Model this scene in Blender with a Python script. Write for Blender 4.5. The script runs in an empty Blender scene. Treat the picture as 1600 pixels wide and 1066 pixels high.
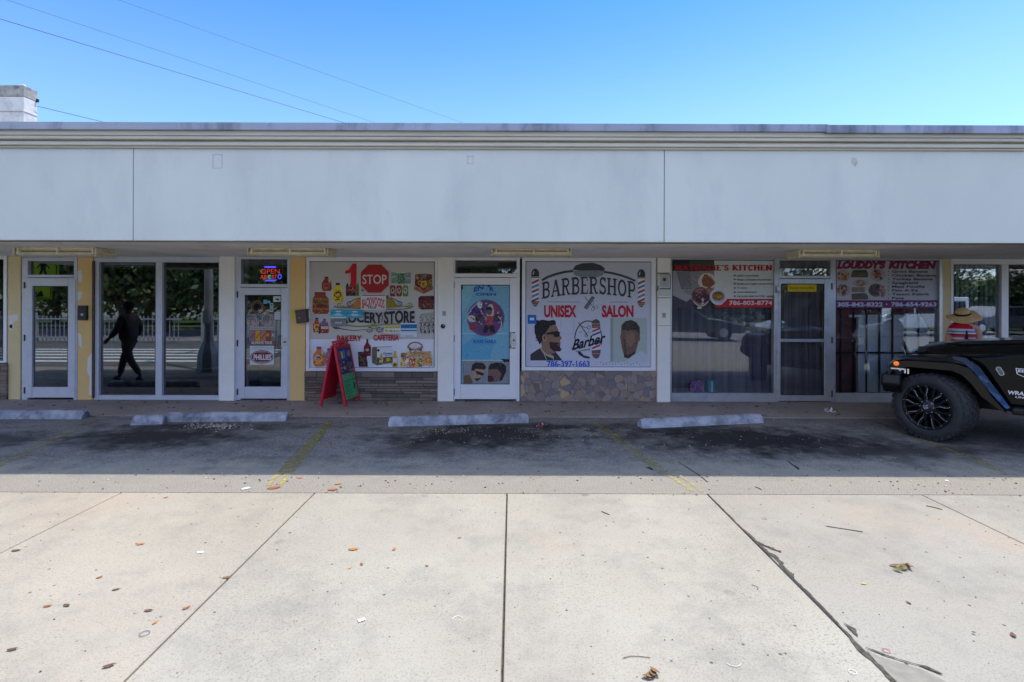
import bpy, bmesh, math, random
from mathutils import Vector, Matrix, noise
R = math.radians
C = bpy.context.scene.collection
DW = 8.45          # distance of the glass line from the camera
FD = 5.93          # distance of the fascia
H = 1.70           # eye height
ROLL = 0.0031
def W(px, py, D=DW):
    u, v = px-800, py-466
    u, v = u+ROLL*v, v-ROLL*u
    return Vector((u/800*D, D, H-v/800*D))
def G(px, py, z=0.0):
    u, v = px-800, py-466
    u, v = u+ROLL*v, v-ROLL*u
    D = 800*(H-z)/v
    return Vector((u*D/800, D, z))
def lin(c):
    return tuple(((x/255)/12.92 if x/255 <= .04045 else ((x/255+.055)/1.055)**2.4) for x in c)
# ------------------------------------------------------------------ materials
def newmat(name):
    m = bpy.data.materials.new(name); m.use_nodes = True
    return m, m.node_tree.nodes, m.node_tree.links, m.node_tree.nodes['Principled BSDF']
def mat(name, rgb, rough=.6, metal=0, var=.0, scale=3, dirt=0, dirtrgb=(60,55,48), dscale=1.2, dlo=.5, bump=0, bscale=60, spec=.5, coat=0, stretch=(1,1,1)):
    m, N, L, P = newmat(name)
    c = lin(rgb)
    P.inputs['Base Color'].default_value = (*c, 1); P.inputs['Roughness'].default_value = rough
    P.inputs['Metallic'].default_value = metal; P.inputs['Specular IOR Level'].default_value = spec
    P.inputs['Coat Weight'].default_value = coat
    if var or dirt or bump:
        geo = N.new('ShaderNodeNewGeometry'); mp = N.new('ShaderNodeMapping'); mp.inputs['Scale'].default_value = stretch
        L.new(geo.outputs['Position'], mp.inputs['Vector'])
    last = None
    if var:
        n = N.new('ShaderNodeTexNoise'); n.inputs['Scale'].default_value = scale; n.inputs['Detail'].default_value = 5
        L.new(mp.outputs[0], n.inputs['Vector'])
        r = N.new('ShaderNodeMapRange'); r.inputs['From Min'].default_value = .3; r.inputs['From Max'].default_value = .7
        r.inputs['To Min'].default_value = 1-var; r.inputs['To Max'].default_value = 1+var
        L.new(n.outputs['Fac'], r.inputs['Value'])
        v = N.new('ShaderNodeVectorMath'); v.operation = 'SCALE'; v.inputs[0].default_value = c
        L.new(r.outputs[0], v.inputs['Scale']); last = v.outputs[0]
    if dirt:
        n = N.new('ShaderNodeTexNoise'); n.inputs['Scale'].default_value = dscale; n.inputs['Detail'].default_value = 8; n.inputs['Roughness'].default_value = .7
        L.new(mp.outputs[0], n.inputs['Vector'])
        r = N.new('ShaderNodeMapRange'); r.inputs['From Min'].default_value = dlo; r.inputs['From Max'].default_value = dlo+.22
        r.inputs['To Max'].default_value = dirt
        L.new(n.outputs['Fac'], r.inputs['Value'])
        x = N.new('ShaderNodeMix'); x.data_type = 'RGBA'; L.new(r.outputs[0], x.inputs[0])
        if last: L.new(last, x.inputs[6])
        else: x.inputs[6].default_value = (*c, 1)
        x.inputs[7].default_value = (*lin(dirtrgb), 1); last = x.outputs[2]
    if last: L.new(last, P.inputs['Base Color'])
    if bump:
        n = N.new('ShaderNodeTexNoise'); n.inputs['Scale'].default_value = bscale; n.inputs['Detail'].default_value = 4
        L.new(mp.outputs[0], n.inputs['Vector'])
        b = N.new('ShaderNodeBump'); b.inputs['Strength'].default_value = bump; b.inputs['Distance'].default_value = .01
        L.new(n.outputs['Fac'], b.inputs['Height']); L.new(b.outputs[0], P.inputs['Normal'])
    return m
_ink = {}
def ink(c):
    c = tuple(c)
    if c not in _ink: _ink[c] = mat('ink_%02x%02x%02x' % c, c, .55, spec=.3, var=(.22 if max(c) < 200 and min(c) < 150 else .08 if min(c) < 150 else .03), scale=(42 if max(c) < 200 else 14))
    return _ink[c]
def glass_mat(name, refl, tint=(.9,.92,.92)):
    m, N, L, P = newmat(name); N.remove(P)
    out = N['Material Output']
    t = N.new('ShaderNodeBsdfTransparent'); t.inputs[0].default_value = (*tint, 1)
    g = N.new('ShaderNodeBsdfGlossy'); g.inputs['Roughness'].default_value = 0.015; g.inputs[0].default_value = (.95,.98,1,1)
    f = N.new('ShaderNodeFresnel'); f.inputs[0].default_value = 1.45
    a = N.new('ShaderNodeMath'); a.operation = 'ADD'; a.use_clamp = True; a.inputs[1].default_value = refl-.04
    L.new(f.outputs[0], a.inputs[0])
    x = N.new('ShaderNodeMixShader'); L.new(a.outputs[0], x.inputs[0]); L.new(t.outputs[0], x.inputs[1]); L.new(g.outputs[0], x.inputs[2])
    L.new(x.outputs[0], out.inputs['Surface'])
    return m
def emit(name, rgb, s):
    m, N, L, P = newmat(name)
    P.inputs['Base Color'].default_value = (*lin(rgb), 1)
    P.inputs['Emission Color'].default_value = (*lin(rgb), 1); P.inputs['Emission Strength'].default_value = s
    return m
# ------------------------------------------------------------------ mesh builder
class MB:
    def __init__(s): s.v = []; s.f = []; s.m = []; s.mats = []
    def mi(s, m):
        if m not in s.mats: s.mats.append(m)
        return s.mats.index(m)
    def add(s, vs, fs, m):
        o = len(s.v); s.v += [tuple(v) for v in vs]; i = s.mi(m)
        for f in fs: s.f.append([o+k for k in f]); s.m.append(i)
    def box(s, a, b, m, M=None):
        x0,y0,z0 = a; x1,y1,z1 = b
        if x0>x1: x0,x1=x1,x0
        if y0>y1: y0,y1=y1,y0
        if z0>z1: z0,z1=z1,z0
        vs = [Vector(p) for p in ((x0,y0,z0),(x1,y0,z0),(x1,y1,z0),(x0,y1,z0),(x0,y0,z1),(x1,y0,z1),(x1,y1,z1),(x0,y1,z1))]
        if M: vs = [M@v for v in vs]
        s.add(vs, [(3,2,1,0),(4,5,6,7),(0,1,5,4),(1,2,6,5),(2,3,7,6),(3,0,4,7)], m)
    def prism(s, pts, y0, y1, m, ax='y', M=None):
        """outline pts (a,b) extruded along ax"""
        n = len(pts)
        def P(a, b, t):
            return Vector((a,t,b)) if ax=='y' else Vector((t,a,b)) if ax=='x' else Vector((a,b,t))
        vs = [P(a,b,y0) for a,b in pts]+[P(a,b,y1) for a,b in pts]
        if M: vs = [M@v for v in vs]
        s.add(vs, [tuple(range(n)), tuple(range(2*n-1,n-1,-1))]+[(i,i+n,(i+1)%n+n,(i+1)%n) for i in range(n)], m)
    def loft(s, secs, m, closed=True, caps=True):
        n = len(secs[0]); vs = [v for sec in secs for v in sec]; fs = []
        for j in range(len(secs)-1):
            for i in range(n if closed else n-1):
                k = (i+1)%n
                fs.append((j*n+i, j*n+k, (j+1)*n+k, (j+1)*n+i))
        if caps and closed: fs += [tuple(range(n-1,-1,-1)), tuple(range((len(secs)-1)*n, len(secs)*n))]
        s.add(vs, fs, m)
    def tube(s, pts, r, m, n=8, r1=None):
        pts = [Vector(p) for p in pts]; secs = []
        for i, p in enumerate(pts):
            t = (pts[min(i+1,len(pts)-1)]-pts[max(i-1,0)]).normalized()
            a = t.cross(Vector((0,0,1)))
            if a.length < .01: a = t.cross(Vector((0,1,0)))
            a.normalize(); b = t.cross(a)
            rr = r if r1 is None else r+(r1-r)*i/(len(pts)-1)
            secs.append([p+rr*(math.cos(k*2*math.pi/n)*a+math.sin(k*2*math.pi/n)*b) for k in range(n)])
        s.loft(secs, m)
    def lathe(s, prof, m, n=32, M=None, ax='y', closed=False):
        """prof (r, t) about an axis"""
        secs = []
        for r_, t in prof:
            sec = []
            for k in range(n):
                a = k*2*math.pi/n
                p = Vector((r_*math.cos(a), t, r_*math.sin(a))) if ax=='y' else Vector((r_*math.cos(a), r_*math.sin(a), t))
                sec.append(M@p if M else p)
            secs.append(sec)
        s.loft(secs, m, True, False)
    def build(s, name, parent=None, smooth=False, bevel=0, seg=2, sub=0):
        me = bpy.data.meshes.new(name); me.from_pydata(s.v, [], s.f); me.update()
        for m in s.mats: me.materials.append(m)
        me.polygons.foreach_set('material_index', s.m)
        bm = bmesh.new(); bm.from_mesh(me); bmesh.ops.recalc_face_normals(bm, faces=bm.faces); bm.to_mesh(me); bm.free()
        o = bpy.data.objects.new(name, me); C.objects.link(o)
        if parent: o.parent = parent
        if smooth:
            me.polygons.foreach_set('use_smooth', [True]*len(me.polygons))
            me.set_sharp_from_angle(angle=R(40))
        if bevel:
            b = o.modifiers.new('bevel', 'BEVEL'); b.width = bevel; b.segments = seg; b.limit_method = 'ANGLE'; b.angle_limit = R(40)
        return o
def tag(o, label=None, cat=None, group=None, kind=None):
    if label: o['label'] = label
    if cat: o['category'] = cat
    if group: o['group'] = group
    if kind: o['kind'] = kind
    return o
def thing(name, label, cat, loc=(0,0,0), rz=0, group=None):
    o = bpy.data.objects.new(name, None); C.objects.link(o); o.location = loc; o.rotation_euler = (0,0,rz)
    o.empty_display_size = .1
    return tag(o, label, cat, group)
def copy_thing(src, **kw):
    def rec(o, par):
        c = o.copy(); C.objects.link(c); c.parent = par
        for ch in o.children: rec(ch, c)
        return c
    return rec(src, None)
# ------------------------------------------------------------------ text
_txt = {}
def glyphs(s, bold=0., shear=0., sp=1., serif=False):
    key = (s, bold, shear, sp)
    if key in _txt: return _txt[key]
    cu = bpy.data.curves.new('t', 'FONT'); cu.body = s; cu.size = 1; cu.offset = bold; cu.shear = shear; cu.space_character = sp
    cu.resolution_u = 3; cu.fill_mode = 'FRONT'
    o = bpy.data.objects.new('t', cu); C.objects.link(o)
    dg = bpy.context.evaluated_depsgraph_get(); dg.update()
    me = bpy.data.meshes.new_from_object(o.evaluated_get(dg))
    vs = [(v.co.x, v.co.y) for v in me.vertices]; fs = [tuple(p.vertices) for p in me.polygons]
    bpy.data.meshes.remove(me); bpy.data.objects.remove(o); bpy.data.curves.remove(cu)
    if not vs: vs = [(0,0)]; fs = []
    x0 = min(v[0] for v in vs); x1 = max(v[0] for v in vs); y0 = min(v[1] for v in vs); y1 = max(v[1] for v in vs)
    # cap height box so that descenders hang below
    r = ([((x-x0)/max(1e-6,x1-x0), y) for x, y in vs], fs, y0, y1)
    _txt[key] = r
    return r
# slab-serif letters as strokes on a 0..w x 0..1 grid
def _arc(cx, cy, rx, ry, a0, a1, n=10):
    return [(cx+rx*math.cos(R(a0+(a1-a0)*i/n)), cy+ry*math.sin(R(a0+(a1-a0)*i/n))) for i in range(n+1)]
T, t_ = .17, .09
def _vs(x, a=1, b=1, y0=0, y1=1):  # vertical stem with serifs
    r = [([(x,y0),(x,y1)],T)]
    if a: r.append(([(x-.17,y0+t_/2),(x+.17,y0+t_/2)],t_))
    if b: r.append(([(x-.17,y1-t_/2),(x+.17,y1-t_/2)],t_))
    return r
SER = {
 'B': (.74, _vs(.17)+[([(.17,.955),(.42,.955)]+_arc(.42,.74,.19,.21,90,-90)+[(.17,.53)],.13), ([(.42,.51)]+_arc(.42,.28,.23,.235,90,-90)+[(.17,.045)],.13)]),
 'R': (.80, _vs(.17)+[([(.17,.955),(.42,.955)]+_arc(.42,.74,.2,.21,90,-90)+[(.17,.53)],.13), ([(.4,.5),(.6,.06),(.76,.06)],.14)]),
 'P': (.72, _vs(.17)+[([(.17,.955),(.42,.955)]+_arc(.42,.7,.2,.25,90,-90)+[(.17,.45)],.13)]),
 'A': (.86, [([(.12,.0),(.42,1)],.1),([(.42,1),(.72,0)],.18),([(.2,.33),(.64,.33)],.09),([(0,t_/2),(.26,t_/2)],t_),([(.55,t_/2),(.88,t_/2)],t_)]),
 'E': (.70, _vs(.17)+[([(.17,.955),(.6,.955),(.6,.76)],t_),([(.17,.52),(.5,.52)],.1),([(.17,.045),(.64,.045),(.64,.27)],t_)]),
 'S': (.64, [(_arc(.33,.73,.2,.225,20,270)+_arc(.33,.27,.22,.225,90,-160),.14),([(.55,.99),(.55,.72)],.07),([(.08,.01),(.08,.3)],.07)]),
 'H': (.86, _vs(.17)+_vs(.68)+[([(.17,.51),(.68,.51)],.1)]),
 'O': (.80, [(_arc(.4,.5,.3,.44,0,360,22),.15)]),
 'N': (.86, _vs(.16,1,1)+_vs(.70,0,1)+[([(.12,.96),(.72,.04)],.17)]),
 'T': (.78, [([(.39,0),(.39,1)],T),([(.22,.045),(.56,.045)],t_),([(.05,.75),(.05,.95),(.73,.95),(.73,.75)],t_)]),
 'L': (.68, _vs(.17)+[([(.17,.045),(.62,.045),(.62,.3)],t_)]),
 'I': (.36, _vs(.18)),
 'K': (.84, _vs(.17)+[([(.2,.42),(.66,.96)],.1),([(.33,.55),(.66,.05)],.16),([(.5,.955),(.8,.955)],t_),([(.52,.045),(.84,.045)],t_)]),
 'C': (.72, [(_arc(.4,.5,.28,.44,45,315,18),.15),([(.62,.98),(.62,.7)],.08)]),
 'G': (.80, [(_arc(.4,.5,.28,.44,50,345,18),.15),([(.66,.0),(.66,.4)],.15),([(.48,.42),(.8,.42)],t_)]),
 'U': (.80, [([(.18,1),(.18,.3)]+_arc(.4,.28,.22,.24,180,360)+[(.62,1)],.14),([(.02,.955),(.34,.955)],t_),([(.48,.955),(.78,.955)],t_)]),
 'Y': (.80, [([(.1,1),(.39,.48),(.39,0)],.15),([(.39,.48),(.68,1)],.1),([(.22,.045),(.56,.045)],t_),([(0,.955),(.24,.955)],t_),([(.54,.955),(.8,.955)],t_)]),
 "'": (.25, [([(.12,1),(.10,.72)],.12)]), ' ': (.4, []),
 'D': (.80, _vs(.17)+[([(.17,.955),(.35,.955)]+_arc(.35,.5,.29,.455,90,-90,14)+[(.17,.045)],.14)]),
}
# ------------------------------------------------------------------ printed sheets
class Sheet:
    """A flat printed thing on the shop front; crop = (x0,y0,w,h,cw,ch) maps enlarged-crop pixels to photo pixels"""
    def __init__(s, crop, D, f=None):
        s.c = crop; s.D = D; s.k = 0; s.parts = {}; s.cur = None; s.f = f
    def pt(s, x, y):
        c = s.c
        px, py = (c[0]+x*c[2]/c[4], c[1]+y*c[3]/c[5]) if c else (x, y)
        if s.f: return s.f(px, py, s.k*.00002)
        return W(px, py, s.D-s.k*.00002)
    def part(s, n):
        s.cur = s.parts.setdefault(n, MB()); return s
    def poly(s, pts, col):
        s.k += 1
        s.cur.add([s.pt(*p) for p in pts], [tuple(range(len(pts)))], ink(col) if isinstance(col, tuple) else col)
    def rect(s, x0, y0, x1, y1, col): s.poly([(x0,y0),(x1,y0),(x1,y1),(x0,y1)], col)
    def ell(s, cx, cy, rx, ry, col, a0=0, a1=360, n=24, rot=0):
        cr, sr = math.cos(R(rot)), math.sin(R(rot)); pts = []
        for i in range(n+(a1-a0 < 360)):
            a = R(a0+(a1-a0)*i/n); x, y = rx*math.cos(a), ry*math.sin(a)
            pts.append((cx+x*cr-y*sr, cy+x*sr+y*cr))
        s.poly(pts, col)
    def line(s, pts, w, col, w1=None):
        """thick polyline, mitred"""
        s.k += 1
        L_ = []; Rr = []; n = len(pts)
        for i, (x, y) in enumerate(pts):
            a = pts[max(i-1,0)]; b = pts[min(i+1,n-1)]
            dx, dy = b[0]-a[0], b[1]-a[1]; d = math.hypot(dx, dy) or 1
            ww = (w if w1 is None else w+(w1-w)*i/(n-1))/2
            L_.append((x-dy/d*ww, y+dx/d*ww)); Rr.append((x+dy/d*ww, y-dx/d*ww))
        vs = [s.pt(*p) for p in L_+Rr]
        s.cur.add(vs, [(i,i+1,n+i+1,n+i) for i in range(n-1)], ink(col) if isinstance(col, tuple) else col)
    def speck(s, x0, y0, x1, y1, cols, n, sz, seed=0, ellipse=False):
        rnd = random.Random(seed+int(x0*7+y0)); k = 0
        while k < n:
            x, y = rnd.uniform(x0,x1), rnd.uniform(y0,y1)
            if ellipse and ((x-(x0+x1)/2)/((x1-x0)/2))**2+((y-(y0+y1)/2)/((y1-y0)/2))**2 > .9: continue
            a, b_ = sz*rnd.uniform(.4,1.3), sz*rnd.uniform(.3,.8); c = rnd.choice(cols); d = rnd.randint(-16,16)
            s.ell(x, y, a, b_, tuple(max(0,min(255,(q+d)//8*8)) for q in c), n=6, rot=rnd.uniform(0,180)); k += 1
    def arc(s, cx, cy, rx, ry, a0, a1, w, col, n=16, w1=None):
        s.line([(cx+rx*math.cos(R(a0+(a1-a0)*i/n)), cy+ry*math.sin(R(a0+(a1-a0)*i/n))) for i in range(n+1)], w, col, w1)
    def own(s):
        if s.cur is s.parts.get('lettering'): s.cur0 = s.cur; s.n = getattr(s,'n',0)+1; s.cur = s.parts.setdefault('lettering#%d' % s.n, MB())
    def text(s, *a, **k):
        c = s.cur; s.own(); s.text_(*a, **k); s.cur = c
    def serif(s, *a, **k):
        c = s.cur; s.own(); s.serif_(*a, **k); s.cur = c
    def text_(s, st, x0, y0, x1, y1, col, bold=0, shear=0, sp=1, warp=None):
        """caps fill the box y0 (top) .. y1 (baseline)"""
        vs, fs, a, b = glyphs(st, bold, shear, sp); s.k += 1
        cap = .69; out = []
        for u, y in vs:
            X = x0+u*(x1-x0); Y = y1-(y/cap)*(y1-y0)
            if warp: X, Y = warp(X, Y, u, y/cap)
            out.append(s.pt(X, Y))
        s.cur.add(out, fs, ink(col) if isinstance(col, tuple) else col)
    def serif_(s, st, x0, y0, x1, y1, col, warp=None, fat=1):
        tot = sum(SER[c][0] for c in st)+.06*len(st); X = 0; hh = y1-y0; k0 = s.k
        for c in st:
            w, strokes = SER[c]
            for pts, th in strokes:
                # thickness handled in letter space, then mapped
                n = len(pts); A = []; B = []
                for i, (x, y) in enumerate(pts):
                    a = pts[max(i-1,0)]; b = pts[min(i+1,n-1)]
                    dx, dy = b[0]-a[0], b[1]-a[1]; d = math.hypot(dx, dy) or 1
                    A.append((x-dy/d*th*fat/2, y+dx/d*th*fat/2)); B.append((x+dy/d*th*fat/2, y-dx/d*th*fat/2))
                s.k += 1; out = []
                for x, y in A+B:
                    u = (X+x)/tot; px, py = x0+u*(x1-x0), y1-y*hh
                    if warp: px, py = warp(px, py, u, y)
                    out.append(s.pt(px, py))
                s.cur.add(out, [(i,i+1,n+i+1,n+i) for i in range(n-1)], ink(col) if isinstance(col, tuple) else col)
            X += w+.06
    def backing(s, name, x0, y0, x1, y1, col, th=.004):
        s.part(name)
        a = [s.pt(*p) for p in ((x0,y0),(x1,y0),(x1,y1),(x0,y1))]
        n = (a[1]-a[0]).cross(a[3]-a[0]).normalized()*th   # pointing away from viewer
        if (n.y < 0) and not s.f: n = -n
        if s.f: n = (s.f(0,0,-th)-s.f(0,0,0))
        s.cur.add(a+[p+n for p in a], [(0,1,2,3),(7,6,5,4),(0,4,5,1),(1,5,6,2),(2,6,7,3),(3,7,4,0)], ink(col) if isinstance(col, tuple) else col)
        s.k += 1
    def build(s, name, label, cat, group=None, parent=None):
        ms = [(n, m) for n, m in s.parts.items() if m.f]
        allv = [Vector(v) for _, m in ms for v in m.v]
        if parent is None:
            c = Vector((sum(v.x for v in allv)/len(allv), sum(v.y for v in allv)/len(allv), min(v.z for v in allv)))
            root = thing(name, label, cat, c, 0, group)
        else: root, c = parent, Vector((0,0,0))
        for n, m in ms:
            m.v = [tuple(Vector(v)-c) for v in m.v]
            m.build('marking' if n == 'lettering' else n.split('#')[0], root)
        return root
random.seed(7)
# ------------------------------------------------------------------ camera, light, sky
sc = bpy.context.scene
cam = bpy.data.objects.new('camera', bpy.data.cameras.new('camera')); C.objects.link(cam); sc.camera = cam
cam.data.lens = 18; cam.data.sensor_width = 36; cam.data.clip_end = 2000; cam.data.clip_start = .05
cam.data.shift_y = -67/1600
cam.location = (0, 0, H); cam.rotation_euler = (R(90), -ROLL, 0)
sd = Vector((1.35, .90, 3.70)).normalized()      # towards the sun
el = math.asin(sd.z)
sl = bpy.data.objects.new('sun', bpy.data.lights.new('sun', 'SUN')); C.objects.link(sl)
sl.data.energy = 2.0; sl.data.angle = R(.5); sl.data.color = (1, .95, .86)
sl.rotation_euler = sd.to_track_quat('Z', 'Y').to_euler(); sl.location = (0, 0, 20)
w = bpy.data.worlds.new('World'); sc.world = w; w.use_nodes = True
N, L = w.node_tree.nodes, w.node_tree.links
bg = N['Background']; sky = N.new('ShaderNodeTexSky'); sky.sky_type = 'NISHITA'; sky.sun_disc = False
sky.sun_elevation = el; sky.sun_rotation = math.atan2(sd.x, sd.y); sky.air_density = 1.0; sky.dust_density = .3; sky.ozone_density = 2.0
geo = N.new('ShaderNodeTexCoord'); sx = N.new('ShaderNodeSeparateXYZ'); L.new(geo.outputs['Generated'], sx.inputs[0])
# broken cloud low in the southern sky (behind the photographer)
cn = N.new('ShaderNodeTexNoise'); cn.inputs['Scale'].default_value = 5; cn.inputs['Detail'].default_value = 7
L.new(geo.outputs['Generated'], cn.inputs['Vector'])
m1 = N.new('ShaderNodeMapRange'); m1.inputs['From Min'].default_value = .5; m1.inputs['From Max'].default_value = .62; L.new(cn.outputs[0], m1.inputs[0])
m2 = N.new('ShaderNodeMapRange'); m2.inputs['From Min'].default_value = -.15; m2.inputs['From Max'].default_value = -.45; L.new(sx.outputs['Y'], m2.inputs[0])
mm = N.new('ShaderNodeMath'); mm.operation = 'MULTIPLY'; L.new(m1.outputs[0], mm.inputs[0]); L.new(m2.outputs[0], mm.inputs[1])
mx = N.new('ShaderNodeMix'); mx.data_type = 'RGBA'; L.new(mm.outputs[0], mx.inputs[0]); mx.inputs[7].default_value = (9, 9.2, 9.6, 1)
hs = N.new('ShaderNodeHueSaturation'); hs.inputs['Saturation'].default_value = 1.15; hs.inputs['Value'].default_value = 1.0
zr = N.new('ShaderNodeMapRange'); zr.interpolation_type = 'SMOOTHSTEP'; zr.inputs[1].default_value = .28; zr.inputs[2].default_value = .56; L.new(sx.outputs['Z'], zr.inputs[0])
tn = N.new('ShaderNodeMix'); tn.data_type = 'RGBA'; L.new(zr.outputs[0], tn.inputs[0]); tn.inputs[6].default_value = (.58,.63,.90,1); tn.inputs[7].default_value = (.28,.50,.95,1)
tm = N.new('ShaderNodeMix'); tm.data_type = 'RGBA'; tm.blend_type = 'MULTIPLY'; tm.inputs[0].default_value = 1
L.new(sky.outputs[0], hs.inputs['Color']); L.new(hs.outputs[0], tm.inputs[6]); z2 = N.new('ShaderNodeMapRange'); z2.inputs[1].default_value = .56; z2.inputs[2].default_value = .74; L.new(sx.outputs['Z'], z2.inputs[0])
t2 = N.new('ShaderNodeMix'); t2.data_type = 'RGBA'; L.new(z2.outputs[0], t2.inputs[0]); L.new(tn.outputs[2], t2.inputs[6]); t2.inputs[7].default_value = (1.5,1.35,1.12,1); L.new(t2.outputs[2], tm.inputs[7]); L.new(tm.outputs[2], mx.inputs[6])  # sky overhead, out of view, brightened and warmed to lift ambient in the shade
L.new(mx.outputs[2], bg.inputs[0]); bg.inputs[1].default_value = .15
vs_ = sc.view_settings; vs_.view_transform = 'Standard'; vs_.look = 'None'; vs_.gamma = 1; vs_.exposure = 1.36
sc.cycles.max_bounces = 10; sc.cycles.diffuse_bounces = 5; sc.cycles.transparent_max_bounces = 16; sc.cycles.caustics_reflective = False

# ------------------------------------------------------------------ ground
def ground_mat(name, base, kind):
    m, N, L, P = newmat(name)
    g = N.new('ShaderNodeNewGeometry')
    def noise_(scale, det=6, rough=.6, stretch=None):
        n = N.new('ShaderNodeTexNoise'); n.inputs['Scale'].default_value = scale; n.inputs['Detail'].default_value = det; n.inputs['Roughness'].default_value = rough
        if stretch:
            mp = N.new('ShaderNodeMapping'); mp.inputs['Scale'].default_value = stretch; L.new(g.outputs['Position'], mp.inputs[0]); L.new(mp.outputs[0], n.inputs['Vector'])
        else: L.new(g.outputs['Position'], n.inputs['Vector'])
        return n.outputs['Fac']
    def rng(v, a, b, c=0, d=1):
        r = N.new('ShaderNodeMapRange'); r.inputs[1].default_value = a; r.inputs[2].default_value = b; r.inputs[3].default_value = c; r.inputs[4].default_value = d
        L.new(v, r.inputs[0]); return r.outputs[0]
    def mix(f, a, rgb, scale=None):
        x = N.new('ShaderNodeMix'); x.data_type = 'RGBA'; L.new(f, x.inputs[0])
        if isinstance(a, tuple): x.inputs[6].default_value = (*a, 1)
        else: L.new(a, x.inputs[6])
        x.inputs[7].default_value = (*lin(rgb), 1); return x.outputs[2]
    def mul(a, b):
        x = N.new('ShaderNodeMath'); x.operation = 'MULTIPLY'; L.new(a, x.inputs[0])
        if isinstance(b, float): x.inputs[1].default_value = b
        else: L.new(b, x.inputs[1])
        return x.outputs[0]
    if kind == 'asphalt':
        c = mix(rng(noise_(.8), .35, .7), lin(base), (104, 103, 104))
        c = mix(rng(noise_(4, 9, .75), .44, .68, 0, .85), c, (78, 76, 78))
        c = mix(rng(noise_(9, 8, .8), .54, .68, 0, .7), c, (150, 148, 148))
        c = mix(rng(noise_(1.4, 8, .75), .50, .66, 0, .7), c, (64, 62, 64))
        c = mix(rng(noise_(170, 2, .5), .52, .7, 0, .9), c, (166, 160, 150))     # exposed aggregate
        c = mix(rng(noise_(95, 3, .6), .56, .68, 0, .85), c, (46, 43, 42))
        c = mix(rng(noise_(24, 7, .85), .47, .60, 0, .75), c, (66, 60, 58)); c = mix(rng(noise_(40, 5, .85, (1,1.6,1)), .54, .62, 0, .8), c, (166, 160, 154)); c = mix(rng(noise_(2.6, 9, .8, (.7,1.6,1)), .50, .62, 0, .6), c, (72, 62, 56))
        # pale sand by the slabs, which also paints the sunlit strip lighter
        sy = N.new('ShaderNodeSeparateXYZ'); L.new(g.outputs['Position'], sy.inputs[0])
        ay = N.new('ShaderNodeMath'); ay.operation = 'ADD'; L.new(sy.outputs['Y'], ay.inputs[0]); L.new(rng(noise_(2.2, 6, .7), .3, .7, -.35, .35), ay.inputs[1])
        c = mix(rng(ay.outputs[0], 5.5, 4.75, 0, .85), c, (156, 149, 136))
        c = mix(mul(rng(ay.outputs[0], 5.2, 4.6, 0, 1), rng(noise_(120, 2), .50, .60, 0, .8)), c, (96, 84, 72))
        # oil and grime where cars park: soft elongated spots in world space
        for cx, cy, rx, ry, s in ((-4.35,6.25,1.1,.55,.95),(-6.3,6.1,.9,.35,.7),(-.35,6.35,1.25,.55,.95),(-1.0,5.9,.6,.4,.6),(2.9,6.2,1.7,.55,1.0),(4.1,5.75,1.6,.35,.75),(2.2,6.75,1.1,.3,.7),(-3.9,6.75,1.6,.2,.7),(.2,6.8,1.6,.18,.8),(-8.0,6.5,.9,.5,.8)):
            mp = N.new('ShaderNodeMapping'); mp.inputs['Location'].default_value = (-cx/rx, -cy/ry, 0); mp.inputs['Scale'].default_value = (1/rx, 1/ry, 0)
            L.new(g.outputs['Position'], mp.inputs[0])
            ln = N.new('ShaderNodeVectorMath'); ln.operation = 'LENGTH'; L.new(mp.outputs[0], ln.inputs[0])
            ad = N.new('ShaderNodeMath'); ad.operation = 'ADD'; L.new(ln.outputs['Value'], ad.inputs[0]); L.new(rng(noise_(3.0, 9, .78), .3, .7, -.7, .7), ad.inputs[1])
            c = mix(rng(ad.outputs[0], 1.25, .45, 0, min(.96, s*.98)), c, (24, 21, 22))
        bump_s = 60; bs = 1.0; P.inputs['Roughness'].default_value = .85
    elif kind == 'walk':
        c = mix(rng(noise_(1.1), .35, .7), lin(base), (128, 116, 110))
        c = mix(rng(noise_(9, 8, .7), .52, .72, 0, .55), c, (88, 80, 78))
        v = noise_(26, 2, .4)
        c = mix(rng(v, .69, .72, 0, .8), c, (52, 46, 46))
        c = mix(rng(noise_(200, 2), .58, .7, 0, .4), c, (70, 66, 64))
        bump_s = 90; bs = .2; P.inputs['Roughness'].default_value = .8
    else:
        c = mix(rng(noise_(.7, 7, .65), .38, .68, 0, .8), lin(base), (150, 141, 126))
        c = mix(rng(noise_(.5, 5, .6, (1.3, .8, 1)), .56, .74, 0, .55), c, (170, 146, 124))    # rusty tint
        c = mix(rng(noise_(1.3, 9, .78), .48, .70, 0, .65), c, (122, 118, 110))                # grime
        c = mix(rng(noise_(38, 4, .6), .60, .70, 0, .5), c, (122, 114, 102))
        c = mix(rng(noise_(105, 3, .6), .54, .68, 0, .65), c, (116, 107, 96)); c = mix(mul(rng(noise_(60, 3, .7), .56, .66), rng(noise_(.9, 4), .4, .6, .1, .9)), c, (120, 112, 100))                   # sand speckle
        vo = N.new('ShaderNodeTexVoronoi'); vo.inputs['Scale'].default_value = 7; vo.inputs['Randomness'].default_value = 1; L.new(g.outputs['Position'], vo.inputs['Vector'])
        c = mix(rng(vo.outputs['Distance'], .075, .045, 0, .8), c, (62, 54, 50))
        vo = N.new('ShaderNodeTexVoronoi'); vo.inputs['Scale'].default_value = 2.1; L.new(g.outputs['Position'], vo.inputs['Vector'])
        c = mix(mul(rng(vo.outputs['Distance'], .085, .055, 0, .5), rng(noise_(1.3), .45, .6)), c, (96, 88, 84))
        bump_s = 120; bs = .18; P.inputs['Roughness'].default_value = .85
    L.new(c, P.inputs['Base Color']); P.inputs['Specular IOR Level'].default_value = .3
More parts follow.
